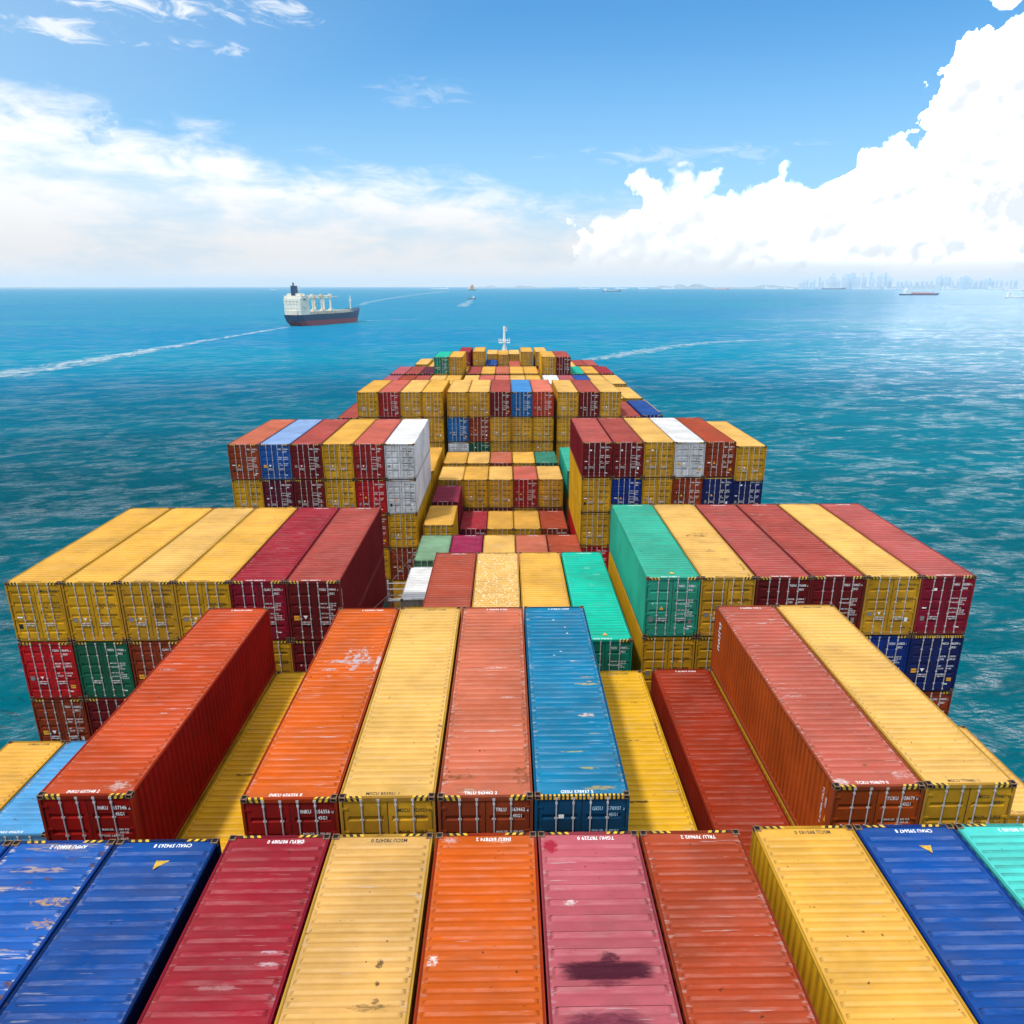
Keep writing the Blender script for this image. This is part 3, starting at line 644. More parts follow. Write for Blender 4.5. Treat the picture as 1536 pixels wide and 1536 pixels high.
def setcol(o, c, wear): o.color = (c[0], c[1], c[2], wear)
def use_mat(o, m): o.material_slots[0].link = 'OBJECT'; o.material_slots[0].material = m
rr = random.Random(5)
def build_container(i):
    b, c, t, key, ex = T[i]
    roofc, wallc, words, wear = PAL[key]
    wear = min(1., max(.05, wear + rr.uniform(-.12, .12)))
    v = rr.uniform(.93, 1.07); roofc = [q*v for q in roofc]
    X, y, ztop = place(b, c, t, ex.get('dz', 0), ex.get('x'), ex.get('z'))
    half = ex.get('half'); L = 12.192 if half is None else 6.058
    y = ex.get('y', y + (0 if not half else 6.134))
    X += rr.uniform(-.012, .012); y += rr.uniform(-.03, .03) if b else 0
    H = HC; z = ztop-H
    root = thing('shipping_container', (X, y, z))
    tag(root, LAB[i], 'container', 'shipping containers stacked on deck')
    lk = (round(L, 1),)
    smooth = key in ('G2', 'G', 'W')
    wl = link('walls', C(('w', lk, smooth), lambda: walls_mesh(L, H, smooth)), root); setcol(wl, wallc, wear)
    pitch = ({'P': .43, 'B': .36, 'Bn': .36, 'RB': .36, 'C': .33}.get(key, .245) if b == 0 else (.28 if key in ('Y', 'Yc', 'Ys', 'O', 'R') else .31))
    rh = .013 if key in ('G2', 'G', 'GL', 'W') else .034
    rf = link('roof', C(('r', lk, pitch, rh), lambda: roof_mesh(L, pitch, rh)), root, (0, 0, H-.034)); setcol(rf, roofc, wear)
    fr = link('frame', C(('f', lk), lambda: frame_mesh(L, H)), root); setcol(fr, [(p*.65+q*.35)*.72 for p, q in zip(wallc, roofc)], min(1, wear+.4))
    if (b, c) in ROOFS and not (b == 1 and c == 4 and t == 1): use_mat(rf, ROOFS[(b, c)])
    if key == 'W': use_mat(wl, M_WALL_STREAK)
    for sx in (-1, 1):
        for cy in (.089, L-.089):
            for cz in (.059, H-.059): link('corner_casting', CAST, root, (sx*(HW-.081), cy, cz))
    link('door_seal', C(('s',), lambda: seal_mesh(H)), root)
    style = 1 if key in ('N', 'T', 'R2', 'M2', 'LB') or (b, c) == (2, -8) else 0
    idn = IDS.get((b, c, t)) or make_id(key); dark = key in DARKTEXT and key != 'GL'
    code = '45G1' if half is None else '22G1'
    for sd in (-1, 1):
        dr = link('door', C(('d', sd, style), lambda: door_mesh(H, sd, style)), root); setcol(dr, wallc, wear)
        if key == 'W': use_mat(dr, M_WALL_STREAK)
        for x, hd, hz in ((sd*.22, sd, .90), (sd*.66, -sd, .80)):
            link('locking_bar', C(('b', x), lambda: bar_mesh(H, x, hd, hz)), dr)
        if sd > 0:
            if b <= 6 or t == 0:
                mt = M_LBLUE if key == 'BL' else (M_BLACK if dark else M_WHITE)
                for nm, me in id_parts(idn, dark, code, H, mt): link(nm, me, dr)
                st_ = style if key[0] != 'Y' else 1
                for me in C(('mass', mt.name, st_), lambda: mass_parts(H, mt, st_)): link(me.name.split('.')[0], me, dr)
            if rr.random() < .6: link('sticker', C(('st2', k2 := rr.randrange(3)), lambda: sticker2_mesh(k2)), dr)
        elif rr.random() < .85:
            k1 = 0 if key[0] == 'Y' and rr.random() < .7 else rr.randrange(5)
            link('sticker', C(('st', k1), lambda: sticker_mesh(k1)), dr)
    if half is None:
        full = key in ('BL', 'N')
        for sd in (-1, 1):
            link('hazard_stripe', C(('hz', sd, full), lambda: hazard_mesh(H, sd, full)), root)
            if b == 0 and key != 'Yc': link('hazard_stripe', C(('hzf', sd), lambda: far_hazard_mesh(L, H, sd)), root)
    if b <= 5:
        link('roof_number', roofnum_mesh(idn, dark, L, False), rf); link('roof_number', roofnum_mesh(idn, dark, L, True), rf)
    # marks of single containers
    if b == 0 and key in ('B', 'Bn') and c != -5:
        q = MB(); q.add([(.02, 11.42, .0385), (.30, 11.42, .0385), (.22, 11.16, .0385)] if c > 0 else [(.02, 11.42, .0385), (.33, 11.42, .0385), (.05, 11.14, .0385)], [(0, 2, 1)])
        link('triangle_mark', q.mesh('triangle_mark', [M_YEL]), rf)
    if key in ('G', 'G2') and b == 2:
        q = MB(); q.add([(-.08, .52, .0285), (.16, .52, .0285), (.04, .78, .0285)], [(0, 1, 2)])
        link('triangle_mark', q.mesh('triangle_mark', [M_ORG]), rf)
    if key == 'K':
        q = MB(); text_into(q, 'triton', .62, lambda u, v: (-HW-.004, L-1.02+v*.8, H-.38-u), sx=.80)
        link('side_lettering', q.mesh('side_lettering', [M_WHITE]), wl)
        q = MB(); text_into(q, 'TCKU 958679 0', .13, lambda u, v: (-HW-.004, .62-v, H-.42-u), sx=1.25); text_into(q, '45G1', .13, lambda u, v: (-HW-.004, .40-v, H-.62-u), sx=1.1)
        link('side_lettering', q.mesh('side_lettering', [M_WHITE]), wl)
        q = MB(); q.add([(-HW-.004, .36, 1.55), (-HW-.004, .24, 1.55), (-HW-.004, .30, 1.78)], [(0, 2, 1)])
        link('sticker', q.mesh('sticker', [M_ORG]), wl)
    if b == 2 and c == -3 and t == 0:
        q = MB(); text_into(q, 'TGHU 867271 5', .12, lambda u, v: (HW+.004, .22+v, H-.45-u), sx=1.2)
        link('side_lettering', q.mesh('side_lettering', [M_WHITE]), wl)
    return root
for i in range(len(T)): build_container(i)

# ------------------------------------------------------------------ buried boxes that carry the visible tiers
DECK_Z = -27.3
occ = defaultdict(list)
for b, c, t, k, ex in T:
    X, y, zt = place(b, c, t, ex.get('dz', 0), ex.get('x'), ex.get('z')); h = ex.get('half')
    L = 12.192 if h is None else 6.058; y = ex.get('y', y + (0 if not h else 6.134))
    occ[(b, c, h)].append((X, y, zt-HC, L))
fillk = ['Y', 'T', 'M', 'Y', 'B', 'D', 'R3', 'Y']
def stack_mat(k):
    m_, t_, b_ = mat('buried_paint'); P_ = t_.new('ShaderNodeTexCoord').outputs['Object']
    f_ = t_.ramp(t_.noise(P_, 1.2, 6, .65), .3, .7, .6, 1.1); t_.put(b_.inputs['Base Color'], t_.mix(1., (*PAL[k][1], 1), t_.comb(f_, f_, f_), 'MULTIPLY')); b_.inputs['Roughness'].default_value = .55
    return m_
BURM = [stack_mat(k) for k in fillk] + [M_CAST]
BUR = MB()
def buried_box(x, y, z, L, H, mi):
    for s in (-1, 1):
        pr = corr(.17, L-.17, .60, .05); b_ = BUR
        b_.grid([[(x+s*(HW-.008-i), y+q, z+.12) for q, i in pr], [(x+s*(HW-.008-i), y+q, z+H-.08) for q, i in pr]], mi, flip=(s < 0))
        for y0 in (0, L-.17): BUR.box(x+s*HW-(.08 if s > 0 else 0), x+s*HW+(0 if s > 0 else .08), y+y0, y+y0+.17, z, z+H, 8)
    BUR.box(x-HW+.01, x+HW-.01, y+.17, y+L-.17, z+H-.08, z+H-.02, mi); BUR.box(x-HW+.01, x+HW-.01, y+.17, y+L-.17, z+.02, z+.12, mi)
    for y0, y1 in ((.03, .08), (L-.08, L-.03)): BUR.box(x-HW+.08, x+HW-.08, y+y0, y+y1, z+.02, z+H-.02, mi)
def bury(X, y, zb, L):
    Dp = zb-DECK_Z; n = round(Dp/TP)
    if n < 1: return
    st = Dp/n
    for j in range(n):
        buried_box(X, y, DECK_Z+st*j, L, st-.03, rr.randrange(8))
cols_done = set()
for (b, c, h), lst in occ.items():
    X, y, zb, L = min(lst, key=lambda q: q[2]); bury(X, y, zb-.03, L); cols_done.add((b, c))
    if h is not None and not ((b, c, 1-h) in occ):      # the other half of the slot, one tier lower
        y2 = y+6.134 if h == 0 else y-6.134
        bury(X, y2, zb-.03 if b == 1 else zb-1.2, L)
LOW = {3: 3.4, 4: 1.2, 5: 3.3, 7: 1.6, 8: 2.2, 9: 2.2, 10: 1.6, 11: 2.4, 12: 2.6}
for b in BAY:
    nmax = 8 if b <= 8 else {9: 8, 10: 7, 11: 6, 12: 4}[b]
    for c in range(-nmax, nmax+1):
        if (b, c) in cols_done or (b == 2): continue
        X, y, zt = place(b, c, 0)
        if b == 1 and abs(c) == 8: continue
        t0 = 3.0 if b in (0, 1) else LOW.get(b, 2.3)
        if b == 3 and abs(c) == 3: t0 = 4.0
        if b == 3 and c == -3: continue
        if b == 1 and c in (-6, -5): t0 = 2.4
        bury(X, y, zt-t0*TP, 12.192)

tag(link('stacked_containers', BUR.mesh('stacked_containers', BURM)), 'mass of further containers in the lower tiers under the visible boxes', 'containers', kind='stuff')

# ------------------------------------------------------------------ the ship that carries them
ship = tag(thing('container_ship', (0, 90, -45)), 'container ship whose deck carries all the stacked boxes', 'ship')
SEA_Z = -45.
def hull_rows(st, zs):
    return [[(hx*k, yy, z+zo) for (k, z, zo) in zs] for yy, hx in st]
b = MB(); st = [(-60, 22.6), (-20, 22.8), (40, 22.8), (60, 22.5), (80, 20.5), (95, 16.5), (108, 9.5), (116, .3)]
top, bot = [], []
for yy, hx in st: top.append((hx, yy)); bot.append((hx*(.97 if yy < 60 else .7), yy - (0 if yy < 60 else (yy-60)*.12)))
ring_t = [(-x, y_) for x, y_ in top] + [(x, y_) for x, y_ in top[::-1]]; ring_b = [(-x, y_) for x, y_ in bot] + [(x, y_) for x, y_ in bot[::-1]]
n = len(ring_t); vs = [(x, y_, 14.6) for x, y_ in ring_t] + [(x, y_, -1.5) for x, y_ in ring_b]
b.add(vs, [((i+1) % n, i, n+i, n+(i+1) % n) for i in range(n)] + [tuple(range(n))[::-1]])
link('hull', b.mesh('hull', [M_HULL]), ship)
for k, (yn, *_r) in BAY.items():
    hw = 21.4 if k < 9 else {9: 21.4, 10: 19., 11: 17., 12: 12.}[k]
    b = MB(); b.box(-hw, hw, yn-90-.9, yn-90+12.8, 14.55, 45+DECK_Z-.02); link('hatch_cover', b.mesh('hatch_cover', [M_DECK]), ship)
for yb in (59.25, 73.4, 88.0):          # lashing bridges with hand rails between the bays
    zt = -24.9
    b = MB()
    for s in (-1, 1):
        for x in (3.4, 6.2, 9.35, 12.0, 15.2, 19.5): b.tube((s*x, yb-90, 14.6), (s*x, yb-90, 45+zt+1.7), .11, n=8)
        b.box(min(s*3.3, s*20), max(s*3.3, s*20), yb-90-.35, yb-90+.35, 45+zt-.08, 45+zt)
    p = link('lashing_bridge', b.mesh('lashing_bridge', [M_RAIL]), ship)
    b = MB()
    for s in (-1, 1):
        for dz_ in (.55, 1.1, 1.62): b.tube((s*3.3, yb-90-.36, 45+zt+dz_), (s*20, yb-90-.36, 45+zt+dz_), .04, n=6)
    link('hand_rail', b.mesh('hand_rail', [M_RAIL]), p)
# foremast
MY, MX = 102., .25
b = MB(); b.tube((MX, MY, 14.5), (MX, MY, 30.2), .85, .55, 14); b.tube((MX, MY, 30.2), (MX, MY, 35.6), .36, .26, 12)
fm = link('foremast', b.mesh('foremast', [M_MASTW]), ship)
b = MB()
for dz_ in (31.85, 32.45): b.tube((MX-1.35, MY, dz_), (MX+1.35, MY, dz_), .09, n=8)
for dx_ in (-1.3, -.85, .85, 1.3): b.tube((MX+dx_, MY, 31.85), (MX+dx_, MY, 32.9), .06, n=6)
b.box(MX-1.3, MX+1.3, MY-.4, MY+.4, 31.80, 31.86); b.box(MX-.4, MX+.4, MY-.42, MY+.3, 31.9, 32.7)
link('light_platform', b.mesh('light_platform', [M_MASTW]), fm)
b = MB(); b.tube((MX+.05, MY, 35.3), (MX+.75, MY, 35.3), .07, n=6); b.tube((MX+.05, MY, 34.7), (MX+.72, MY, 34.7), .07, n=6); b.tube((MX+.6, MY, 34.7), (MX+.6, MY, 34.95), .12, n=8); b.box(MX-.3, MX+.25, MY-.15, MY+.15, 35.1, 35.75)
link('mast_lamp', b.mesh('mast_lamp', [M_MASTW]), fm)
b = MB()
for s in (-1, 1): b.tube((MX+s*1.25, MY-.6, 26.), (MX+s*.4, MY, 31.), .12, .08, 8)
link('stay', b.mesh('stay', [M_MASTW]), fm)
# lashing rods
def rod(a, c, lab):
    b = MB(); o = Vector(a); b.tube((0, 0, 0), Vector(c)-o, .018, n=6)
    u = (Vector(c)-o).normalized(); b.tube(u*.2, u*.7, .03, n=6)
    tag(link('lashing_rod', b.mesh('lashing_rod', [M_ROD]), None, a), lab, 'lashing rod', 'steel lashing rods')
zt = BAY[4][1]; xl = -3*2.5-.44-.06
for s in (-1, 1):
    rod((xl+s*1.15, 60.5, zt-4*TP+.1), (xl-s*1.1, 60.62, zt-3*TP-.1), 'steel rod crossing the rust red doors low behind the white roof')
rod((-6.35, 33.2, -15.0), (-6.6, 43.6, -17.9), 'long steel rod slanting along the maroon container side')
rod((-20.1, 32.02, BAY[2][1]-2*TP-2.6), (-19.5, 32.02, BAY[2][1]-2*TP-.15), 'thin steel rod before the lowest visible rust red doors at left')

# ------------------------------------------------------------------ sea
m, t, bs = mat('sea_water')
P = t.new('ShaderNodeNewGeometry').outputs['Position']
X_, Y_, Z_ = t.xyz(P)
dist = t.v('LENGTH', t.comb(X_, Y_, 0.))
def wave(sx, sy, sc, det, rough=.55, dist_=.4, off=0.):
    return t.noise(t.v('ADD', t.v('MULTIPLY', t.comb(t.m('ADD', X_, t.m('MULTIPLY', Y_, .22)), t.m('SUBTRACT', Y_, t.m('MULTIPLY', X_, .10)), 0.), (sx, sy, 1.)), (off, off*2.1, 0.)), sc, det, rough, dist_)
swell = wave(.45, 1., .020, 3)
mid = wave(.5, 1., .085, 4, .6)
fine = wave(.6, 1., .42, 4, .6, off=13.)
h = t.m('ADD', t.m('MULTIPLY', swell, 7.0), t.m('ADD', t.m('MULTIPLY', mid, t.ramp(dist, 200., 3500., 4.6, 5.0)), t.m('MULTIPLY', fine, t.ramp(dist, 60., 900., 1.1, .8))))
bp = t.new('ShaderNodeBump'); bp.inputs['Strength'].default_value = 1.; bp.inputs['Distance'].default_value = 1.0
t.put(bp.inputs['Height'], h)
patch = t.noise(t.v('MULTIPLY', P, (.0011, .0045, 1.)), 1., 5, .55)
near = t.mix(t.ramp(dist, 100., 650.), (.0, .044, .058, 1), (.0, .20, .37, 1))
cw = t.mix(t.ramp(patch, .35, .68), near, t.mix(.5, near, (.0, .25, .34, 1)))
foam = t.m('MULTIPLY', t.ramp(wave(.5, 1., .33, 6, .7, .8, 41.), .70, .78), t.ramp(wave(.4, 1., .012, 3, .5, .3, 77.), .5, .68))
cw = t.mix(t.m('MULTIPLY', foam, .12), cw, (.6, .7, .72, 1))
nodes = m.node_tree.nodes; nodes.remove(bs)
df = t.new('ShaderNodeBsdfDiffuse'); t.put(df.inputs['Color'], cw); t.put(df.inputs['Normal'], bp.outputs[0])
gl = t.new('ShaderNodeBsdfGlossy'); gl.inputs['Color'].default_value = (1, 1, 1, 1); t.put(gl.inputs['Roughness'], t.ramp(dist, 100., 3000., .12, .30)); t.put(gl.inputs['Normal'], bp.outputs[0])
fz = t.new('ShaderNodeFresnel'); fz.inputs['IOR'].default_value = 1.33; t.put(fz.inputs['Normal'], bp.outputs[0])
def iso(w_, off, det=3): return t.noise(t.v('ADD', t.v('MULTIPLY', t.comb(t.m('ADD', X_, t.m('MULTIPLY', Y_, .25)), t.m('SUBTRACT', Y_, t.m('MULTIPLY', X_, .22)), 0.), (.7/w_, 1.15/w_, 1.)), (off, off*1.7, 0.)), 1., det, .62, .5)
n_s = t.m('MULTIPLY', t.m('SUBTRACT', iso(4.5, 3.), .5), t.ramp(dist, 90., 500., 1.1, .4))
n_m = t.m('MULTIPLY', t.m('SUBTRACT', iso(14., 17.), .5), t.ramp(dist, 150., 1200., .8, .9))
n_l = t.m('MULTIPLY', t.m('SUBTRACT', iso(60., 29.), .5), t.ramp(dist, 150., 900., .12, .5))
n_x = t.m('MULTIPLY', t.m('SUBTRACT', iso(260., 41.), .5), .2)
facet = t.ramp(t.m('ADD', t.m('ADD', n_s, n_m), t.m('ADD', n_l, n_x)), -.09, .19, .08, 2.2)
facet = t.m('ADD', t.m('MULTIPLY', facet, t.ramp(dist, 250., 1600., 1., .25)), t.ramp(dist, 250., 1600., 0., .75))
# reflectivity raised to put a bright sheen on the water off the starboard bow
sheen_gain = t.m('MULTIPLY', t.ramp(t.m('ADD', t.m('DIVIDE', X_, t.m('MAXIMUM', Y_, 1.)), t.m('MULTIPLY', t.m('SUBTRACT', iso(180., 53.), .5), .3)), .20, .62), t.m('MULTIPLY', t.ramp(dist, 190., 750.), t.ramp(Y_, 0., 100.)))
facet = t.m('MULTIPLY', t.m('ADD', t.m('MULTIPLY', facet, t.m('MULTIPLY_ADD', sheen_gain, -.55, 1.)), t.m('MULTIPLY', sheen_gain, .5)), t.m('MULTIPLY_ADD', sheen_gain, 2.0, 1.))
mx = t.new('ShaderNodeMixShader'); t.put(mx.inputs[0], t.m('MULTIPLY', t.m('MULTIPLY', t.m('POWER', fz.outputs[0], 1.1), .25), facet, clamp=True))
m.node_tree.links.new(df.outputs[0], mx.inputs[1]); m.node_tree.links.new(gl.outputs[0], mx.inputs[2])
m.node_tree.links.new(mx.outputs[0], nodes['Material Output'].inputs['Surface'])
b = MB(); e = 30000.
xs = [-e, -4000, -800, 0, 800, 4000, e]; b.grid([[(x, y, SEA_Z) for x in xs] for y in [-4000, -200, 400, 1500, 6000, e]])
tag(link('sea', b.mesh('sea', [m])), kind='structure')
# foam trails left on the water
def wake_mat(name, thr, gain):
    m, t, bs = mat(name)
    uv = t.new('ShaderNodeUVMap'); uv.uv_map = 'UVMap'; u, v, _ = t.xyz(uv.outputs[0])
    P = t.new('ShaderNodeNewGeometry').outputs['Position']
    nz = t.noise(t.v('MULTIPLY', P, (.16, .07, 1.)), 1., 8, .72, .8)
    e = t.m('SUBTRACT', 1., t.m('POWER', t.m('ABSOLUTE', t.m('MULTIPLY_ADD', v, 2., -1.)), 2.))
    ends = t.m('MULTIPLY', t.ramp(u, 0., .15), t.ramp(u, 1., .97))
    a = t.m('MULTIPLY', t.ramp(t.m('ADD', nz, t.m('MULTIPLY', t.m('SUBTRACT', t.m('MULTIPLY', e, ends), .75), .42)), thr, thr+.22), gain)
    t.put(bs.inputs['Base Color'], (.72, .80, .82, 1)); bs.inputs['Roughness'].default_value = .8; t.put(bs.inputs['Alpha'], a)
    return m
WK = wake_mat('foam_trail', .47, .46); WK2 = wake_mat('faint_foam_trail', .47, .36)
def wake(pts, widths, m):
    b = MB(); rows = []
    P = [Vector((p[0], p[1], 0)) for p in pts]
    for i, p in enumerate(P):
        d_ = (P[min(i+1, len(P)-1)]-P[max(i-1, 0)]).normalized(); n_ = Vector((-d_.y, d_.x, 0))
        rows.append([p-n_*widths[i]+Vector((0, 0, SEA_Z+.25)), p+n_*widths[i]+Vector((0, 0, SEA_Z+.25))])
    b.grid(rows); me = b.mesh('wake', [m]); uv = me.uv_layers.new(name='UVMap'); k = len(P)-1
    for pl in me.polygons:
        for li in pl.loop_indices:
            vi = me.loops[li].vertex_index; uv.data[li].uv = ((vi//2)/k, vi % 2)
    tag(link('wake', me), kind='structure')
wake([(-290, 350), (-268, 425), (-263, 510), (-262, 590), (-259, 677), (-254, 800), (-248, 925)], [40, 34, 26, 17, 12, 9, 8], WK)
wake([(40, 478), (62, 508), (95, 560), (130, 613), (168, 652), (205, 676), (262, 700)], [12, 16, 18, 16, 13, 10, 6], WK2)
wake([(-96, 1690), (-104, 2050), (-112, 2450), (-118, 2800)], [34, 28, 18, 8], WK2)
wake([(-330, 1800), (-395, 2300), (-450, 3400), (-508, 7000)], [20, 24, 30, 60], WK2)
wake([(255, 760), (300, 790), (360, 800)], [5, 6, 5], WK2); wake([(410, 830), (470, 850), (540, 840)], [5, 6, 5], WK2)
wake([(330, 1080), (420, 1095), (520, 1080)], [7, 8, 6], WK2); wake([(-196, 1057), (-180, 1090), (-150, 1110), (-120, 1120)], [9, 6, 4, 3], WK)

# ------------------------------------------------------------------ ships under way and at anchor
M_NAVY = plain('ship_navy', (.012, .045, .10, 1), .5); M_RED = plain('antifouling_red', (.30, .055, .07, 1), .6)
M_CREAM = plain('ship_cream', (.80, .74, .60, 1), .55, var=.06, scale=.15); M_WINS = plain('dark_glass', (.03, .04, .05, 1), .25)
M_DKC = plain('ship_deck_ochre', (.72, .62, .46, 1), .7, scale=.2); M_ORS = plain('ship_orange', (.72, .25, .06, 1), .6)
M_GRN = plain('ship_green', (.03, .22, .10, 1), .6); M_ROSE = plain('ship_coral', (.75, .22, .2, 1), .6); M_STEELB = plain('ship_grey_blue', (.10, .14, .24, 1), .6)
def hull_part(L, B, z0, z1, bow0, bow1, st0, st1, sheer=0.):
    """loft from z0 to z1; bow/stern overhang at each level; local +Y is the bow"""
    b = MB(); rings = []
    for z, bw, sn in ((z0, bow0, st0), (z1, bow1, st1)):
        yb, ys = L/2+bw, -L/2-sn; f = 1 if z == z1 else .92
        R_ = [(.72*f, 0), (.97*f, .06), (1*f, .15), (1*f, .70), (.86*f, .84), (.52*f, .94), (.04, 1.)]
        pts = [(B/2*x, ys+(yb-ys)*s, z + (sheer*max(0, (s-.72)/.28)**1.5 if z == z1 else 0)) for x, s in R_]
        rings.append([(-x, y, q) for x, y, q in pts] + pts[::-1])
    n = len(rings[0]); b.add(rings[0]+rings[1], [(i, n+i, n+(i+1) % n, (i+1) % n) for i in range(n)] + [tuple(range(n, 2*n))[::-1]])
    return b
def freighter(loc, rz):
    o = tag(thing('cargo_ship', loc, rz), 'cream and navy cargo ship sailing away at left, red waterline, leaving foam', 'ship')
    L, B = 132., 25.
    link('hull', hull_part(L, B, 5.6, 12.6, 3., 8., 3., 5.5, 5.5).mesh('hull', [M_NAVY]), o)
    link('hull_bottom', hull_part(L, B-.8, -1.5, 5.62, -1., 3., -6., 2.8).mesh('hull_bottom', [M_RED]), o)
    b = MB(); b.box(-11.6, 11.6, -66, -50, 12.6, 31); b.box(-12.4, 12.4, -64, -53, 31, 34.); b.box(-9, 9, -62, -54, 34, 36.6); b.box(-13.2, 13.2, -58, -53.5, 33.9, 35.)
    s = link('superstructure', b.mesh('superstructure', [M_CREAM]), o)
    b = MB()
    for z in (18.5, 23.5):
        for x in range(-6, 8, 4): b.box(x-.35, x+.35, -66.06, -65.9, z, z+.7)
        for y in range(-63, -51, 4): b.box(11.5, 11.66, y-.35, y+.35, z, z+.7)
    link('window', b.mesh('window', [M_WINS]), s)
    b = MB(); b.box(-13.4, 13.4, -55.5, -51.5, 28.6, 31.6); b.box(-10.6, 10.6, -50, -47.5, 12.6, 24.); b.box(-7, 7, -67.5, -66, 12.6, 17.5)
    for x in (-12.6, 12.6): b.box(x-.9, x+.9, -62.5, -56, 22., 24.)
    for z in (16.6, 20.6, 25.2, 28.4): b.box(-12.1, 12.1, -66.3, -49.7, z, z+.22)
    link('deck_house', b.mesh('deck_house', [M_CREAM]), o)
    b = MB(); b.box(-11., 11., -50.04, -49.96, 31.6, 33.2); b.box(11.63, 11.7, -60, -51, 29.2, 30.3)
    for x in (-8, -3, 2, 7): b.box(x-.5, x+.5, -66.12, -66.02, 26.6, 27.5)
    link('bridge_window', b.mesh('bridge_window', [M_WINS]), o)
    b = MB(); b.box(-2.6, 2.6, -63, -57, 34, 45); b.tube((0, -61, 45), (0, -61, 48.5), .9, n=10); b.tube((-1.2, -59, 45), (-1.2, -59, 47.5), .6, n=8); link('funnel', b.mesh('funnel', [M_NAVY]), o)
    b = MB(); b.tube((3., -54, 36), (3., -54, 45.), .5, .25, 8); b.box(.5, 5.5, -54.3, -53.7, 41, 41.6); link('radar_mast', b.mesh('radar_mast', [M_CREAM]), o)
    for yc in (-38, -20, -2):
        b = MB(); b.box(-2.6, -.8, yc-1., yc+1., 12.6, 31.5); b.box(7.6, 9.2, yc-1., yc+1., 12.6, 31.5); b.box(-4, 10.5, yc-1.8, yc+1.8, 31., 34.); b.box(-1.2, 1.2, yc-6, yc+17, 31.6, 33.2); b.box(7.8, 9., yc-6, yc+17, 31.8, 33.); b.box(6.6, 10.2, yc-1.8, yc+1.8, 34, 35.6); b.box(6.2, 10.6, yc-2.2, yc+2.2, 15.5, 18.4); link('deck_crane', b.mesh('deck_crane', [M_DKC if yc == -20 else M_CREAM]), o)
    for yc in (-40, -22, -4, 14, 32):
        b = MB(); b.box(-9.5, 9.5, yc-7.5, yc+7.5, 12.5, 15.6); b.box(-10, 10, yc-8, yc+8, 15.3, 15.9); link('hatch_cover', b.mesh('hatch_cover', [M_DKC]), o)
    b = MB(); b.tube((0, 54, 13), (0, 54, 33), 1.0, .6, 10); b.box(-2.5, 2.5, 53.6, 54.4, 27, 27.6); link('foremast', b.mesh('foremast', [M_CREAM]), o)
    b = MB()
    for y in range(-46, 44, 6): b.tube((11.9, y, 12.6), (11.9, y, 14.2), .22, n=5)
    b.tube((11.9, -46, 14.1), (11.9, 42, 14.1), .16, n=5); link('bulwark_rail', b.mesh('bulwark_rail', [M_CREAM]), o)
    return o
hd = math.atan2(119., 50.) - math.pi/2
freighter((-223., 1000., SEA_Z), hd)
def coaster(px, Y, L, lab, hullm, housem, aft=1, heading=90., hgt=1., deckm=None, group=None):
    """small far vessel; px in metres across at distance Y"""
    o = tag(thing('distant_ship', (px, Y, SEA_Z), R(-heading)), lab, 'ship', group)
    B = L*.16; f = L*.05*hgt
    link('hull', hull_part(L, B, -1., f, L*.01, L*.05, 0, L*.02, f*.5).mesh('hull', [hullm]), o)
    y0 = -L*.42 if aft > 0 else L*.14
    b = MB(); b.box(-B*.42, B*.42, y0, y0+L*.15, f, f+L*.12*hgt); b.box(-B*.46, B*.46, y0+L*.03, y0+L*.13, f+L*.12*hgt, f+L*.145*hgt); b.box(-B*.13, B*.13, y0+L*.01, y0+L*.05, f+L*.12*hgt, f+L*.19*hgt)
    link('superstructure', b.mesh('superstructure', [housem]), o)
    b = MB()
    for k in range(4):
        yk = -L*.2+k*L*.15 if aft > 0 else -L*.42+k*L*.14
        b.box(-B*.36, B*.36, yk, yk+L*.11, f-.2, f+L*.03)
    b.tube((0, L*.38, f), (0, L*.38, f+L*.13*hgt), L*.006, L*.003, 6)
    link('hatch_cover', b.mesh('hatch_cover', [deckm or housem]), o)
    return o
M_SHW = plain('ship_white', (.85, .85, .84, 1), .6)
coaster(-118., 2828., 32., 'dark tug with pale wheelhouse trailing foam in mid distance', M_NAVY, M_SHW, -1, 62., 1.6, M_ORS)
coaster(885., 6690., 150., 'small navy ship with white aft house right of the mast', M_NAVY, M_SHW, 1, 88., .8)
coaster(2066., 3977., 195., 'blue cargo ship with white houses before the city skyline', M_STEELB, M_SHW, 1, 84., .75, M_ROSE)
coaster(1962., 3060., 80., 'white ship cut off by the right edge below the skyline', M_SHW, M_SHW, 1, 80., 1.4)
# sailing barge with ochre superstructure
o = tag(thing('distant_ship', (-330., 8000., SEA_Z), R(-75)), 'tall ochre vessel with green hull beyond the dark tug', 'ship')
link('hull', hull_part(70., 16., -1, 12., 2, 5, 0, 2, 3.).mesh('hull', [M_GRN]), o)
b = MB(); b.box(-6, 6, -20, 18, 12, 40); b.box(-4, 4, -8, 10, 40, 56); link('superstructure', b.mesh('superstructure', [M_ORS]), o)
b = MB(); b.tube((0, 0, 56), (0, 0, 72), .8, .5, 6); link('mast', b.mesh('mast', [M_SHW]), o)
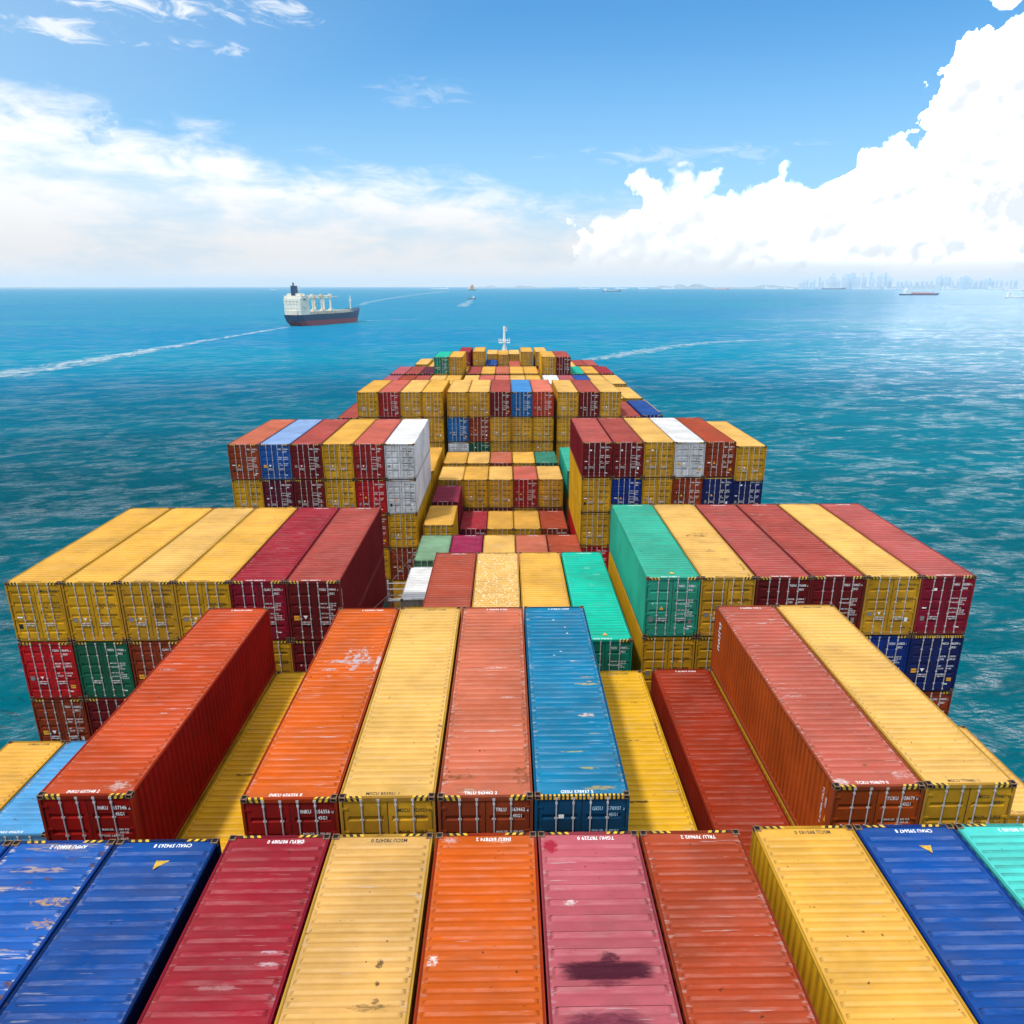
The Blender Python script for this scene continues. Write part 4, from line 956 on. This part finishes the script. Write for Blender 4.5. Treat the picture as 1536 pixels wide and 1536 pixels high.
# anchored ships along the horizon
hz = [(-880, 11500, 150, M_SHW, 'two'), (-500, 12000, 120, M_SHW, ''), (-1100, 12500, 90, M_SHW, ''), (1150, 11800, 160, M_SHW, ''), (1310, 11900, 170, M_SHW, ''), (1700, 11800, 190, M_SHW, ''),
      (2020, 11800, 150, M_SHW, ''), (2230, 11000, 200, M_SHW, ''), (2900, 10800, 210, M_ROSE, 'c'), (3650, 11000, 200, M_SHW, ''), (3900, 11000, 140, M_SHW, ''), (4350, 10600, 300, M_STEELB, ''),
      (4700, 10500, 150, M_SHW, ''), (5000, 10400, 160, M_SHW, ''), (5150, 9300, 170, M_SHW, ''), (5600, 10000, 180, M_SHW, ''), (5900, 9600, 200, M_SHW, ''), (4850, 7600, 190, M_SHW, ''), (5250, 8000, 150, M_SHW, ''), (5900, 9000, 160, M_SHW, ''), (-2750, 9600, 60, M_SHW, '')]
for px, Y, L, hm, q in hz:
    lab = 'far vessel with coral red hull on the horizon' if q == 'c' else 'tiny pale anchored ship in the haze along the horizon'
    coaster(px, Y, L, lab, hm, M_SHW, 1, random.choice([86, 92, 268, 80, 100]), 1.0, None, None if q == 'c' else 'anchored ships on the horizon')

# ------------------------------------------------------------------ city skyline and low hills on the horizon
M_TOWER = [plain('hazed_tower_blue', (.58, .72, .84, 1), .5, scale=.02), plain('hazed_tower_pale', (.74, .80, .85, 1), .7, scale=.02), plain('hazed_tower_grey', (.68, .78, .86, 1), .6, scale=.02)]  # tower colours paled and blued, haze put into the paint
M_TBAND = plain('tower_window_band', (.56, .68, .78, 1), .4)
rt = random.Random(3)
def tower(X, Y, h, wd, k):
    wd *= .8; b = MB(); w2, d2 = wd/2, wd*rt.uniform(.35, .5)
    s1 = rt.uniform(.72, .9)
    b.box(-w2, w2, -d2, d2, 0, h*s1); b.box(-w2*.8, w2*.8, -d2*.8, d2*.8, h*s1, h*.96); b.box(-w2*.3, w2*.3, -d2*.3, d2*.3, h*.96, h)
    for q in range(1, int(h/16)):
        z = q*16.
        if z < h*s1-4: b.box(-w2*.94, w2*.94, -d2-.4, -d2-.02, z, z+5., 1)
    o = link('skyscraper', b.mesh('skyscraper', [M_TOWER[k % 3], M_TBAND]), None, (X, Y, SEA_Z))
    tag(o, 'pale hazy tower of the city skyline at right', 'skyscraper', 'skyscrapers of the hazy skyline')
def at_px(px, Y): return CX + ((px-778.7)/1145.6*(Y*.9472+0) + .017*Y)
GZ = 11000.
sky_tw = [(1203, 9), (1208, 12), (1213, 14), (1219, 11), (1224, 14), (1232, 17), (1236, 12), (1243, 14), (1248, 18), (1252, 22), (1256, 15), (1261, 13),
          (1268, 19), (1271, 21), (1275, 20), (1279, 23), (1283, 22), (1287, 18), (1292, 17), (1297, 22), (1301, 16), (1309, 24), (1313, 15), (1321, 20), (1325, 22), (1331, 22), (1335, 17), (1340, 15),
          (1351, 11), (1357, 10), (1364, 12), (1371, 11), (1380, 10), (1388, 11), (1395, 12), (1402, 13), (1411, 17), (1415, 20), (1420, 15), (1424, 18), (1429, 16), (1434, 12),
          (1443, 14), (1448, 17), (1453, 18), (1458, 17), (1463, 14), (1470, 11), (1478, 12), (1484, 13), (1490, 15), (1496, 12), (1502, 14), (1509, 13), (1517, 12), (1524, 13), (1531, 12)]
for k, (px, hp) in enumerate(sky_tw):
    Y = GZ + rt.uniform(-500, 500)
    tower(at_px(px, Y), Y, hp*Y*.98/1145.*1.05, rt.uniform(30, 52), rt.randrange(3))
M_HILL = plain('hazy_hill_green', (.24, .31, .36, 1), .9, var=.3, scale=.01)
def hill(px0, px1, hp, Y, seed):
    rn = random.Random(seed); b = MB(); n = 28; rows = []
    ph = [rn.uniform(0, 6) for _ in range(4)]
    for j in range(7):
        r_ = []
        for i in range(n+1):
            u = i/n; env = math.sin(math.pi*u)**.7
            pr = (.55+.45*math.sin(u*7+ph[0])*.5+.25*math.sin(u*17+ph[1])+.12*math.sin(u*41+ph[2]))*env
            hgt = max(0, pr)*hp*Y/1145.*math.sin(math.pi*j/6)**.8
            r_.append((at_px(px0+(px1-px0)*u, Y), Y+(j-3)*260., SEA_Z-.5+hgt))
        rows.append(r_)
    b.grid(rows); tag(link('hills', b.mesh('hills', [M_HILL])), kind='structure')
hill(-40, 130, 3., 14000., 1); hill(120, 260, 2.2, 15000., 2); hill(700, 830, 5.5, 15000., 3); hill(985, 1065, 9., 13500., 4); hill(1060, 1230, 5., 13000., 5); hill(1225, 1560, 6., 12500., 6)

# ------------------------------------------------------------------ the air
m = bpy.data.materials.new('sea_haze'); m.use_nodes = True; m.node_tree.nodes.clear(); t = NT(m.node_tree)
vp = t.new('ShaderNodeVolumePrincipled'); vp.inputs['Color'].default_value = (.90, .96, 1., 1); vp.inputs['Density'].default_value = 4.0e-5; vp.inputs['Anisotropy'].default_value = .1
ou = t.new('ShaderNodeOutputMaterial'); m.node_tree.links.new(vp.outputs[0], ou.inputs['Volume'])
b = MB(); b.box(-31000, 31000, -4500, 31000, SEA_Z-1., 240.)
hzb = link('haze', b.mesh('haze', [m])); tag(hzb, kind='stuff')
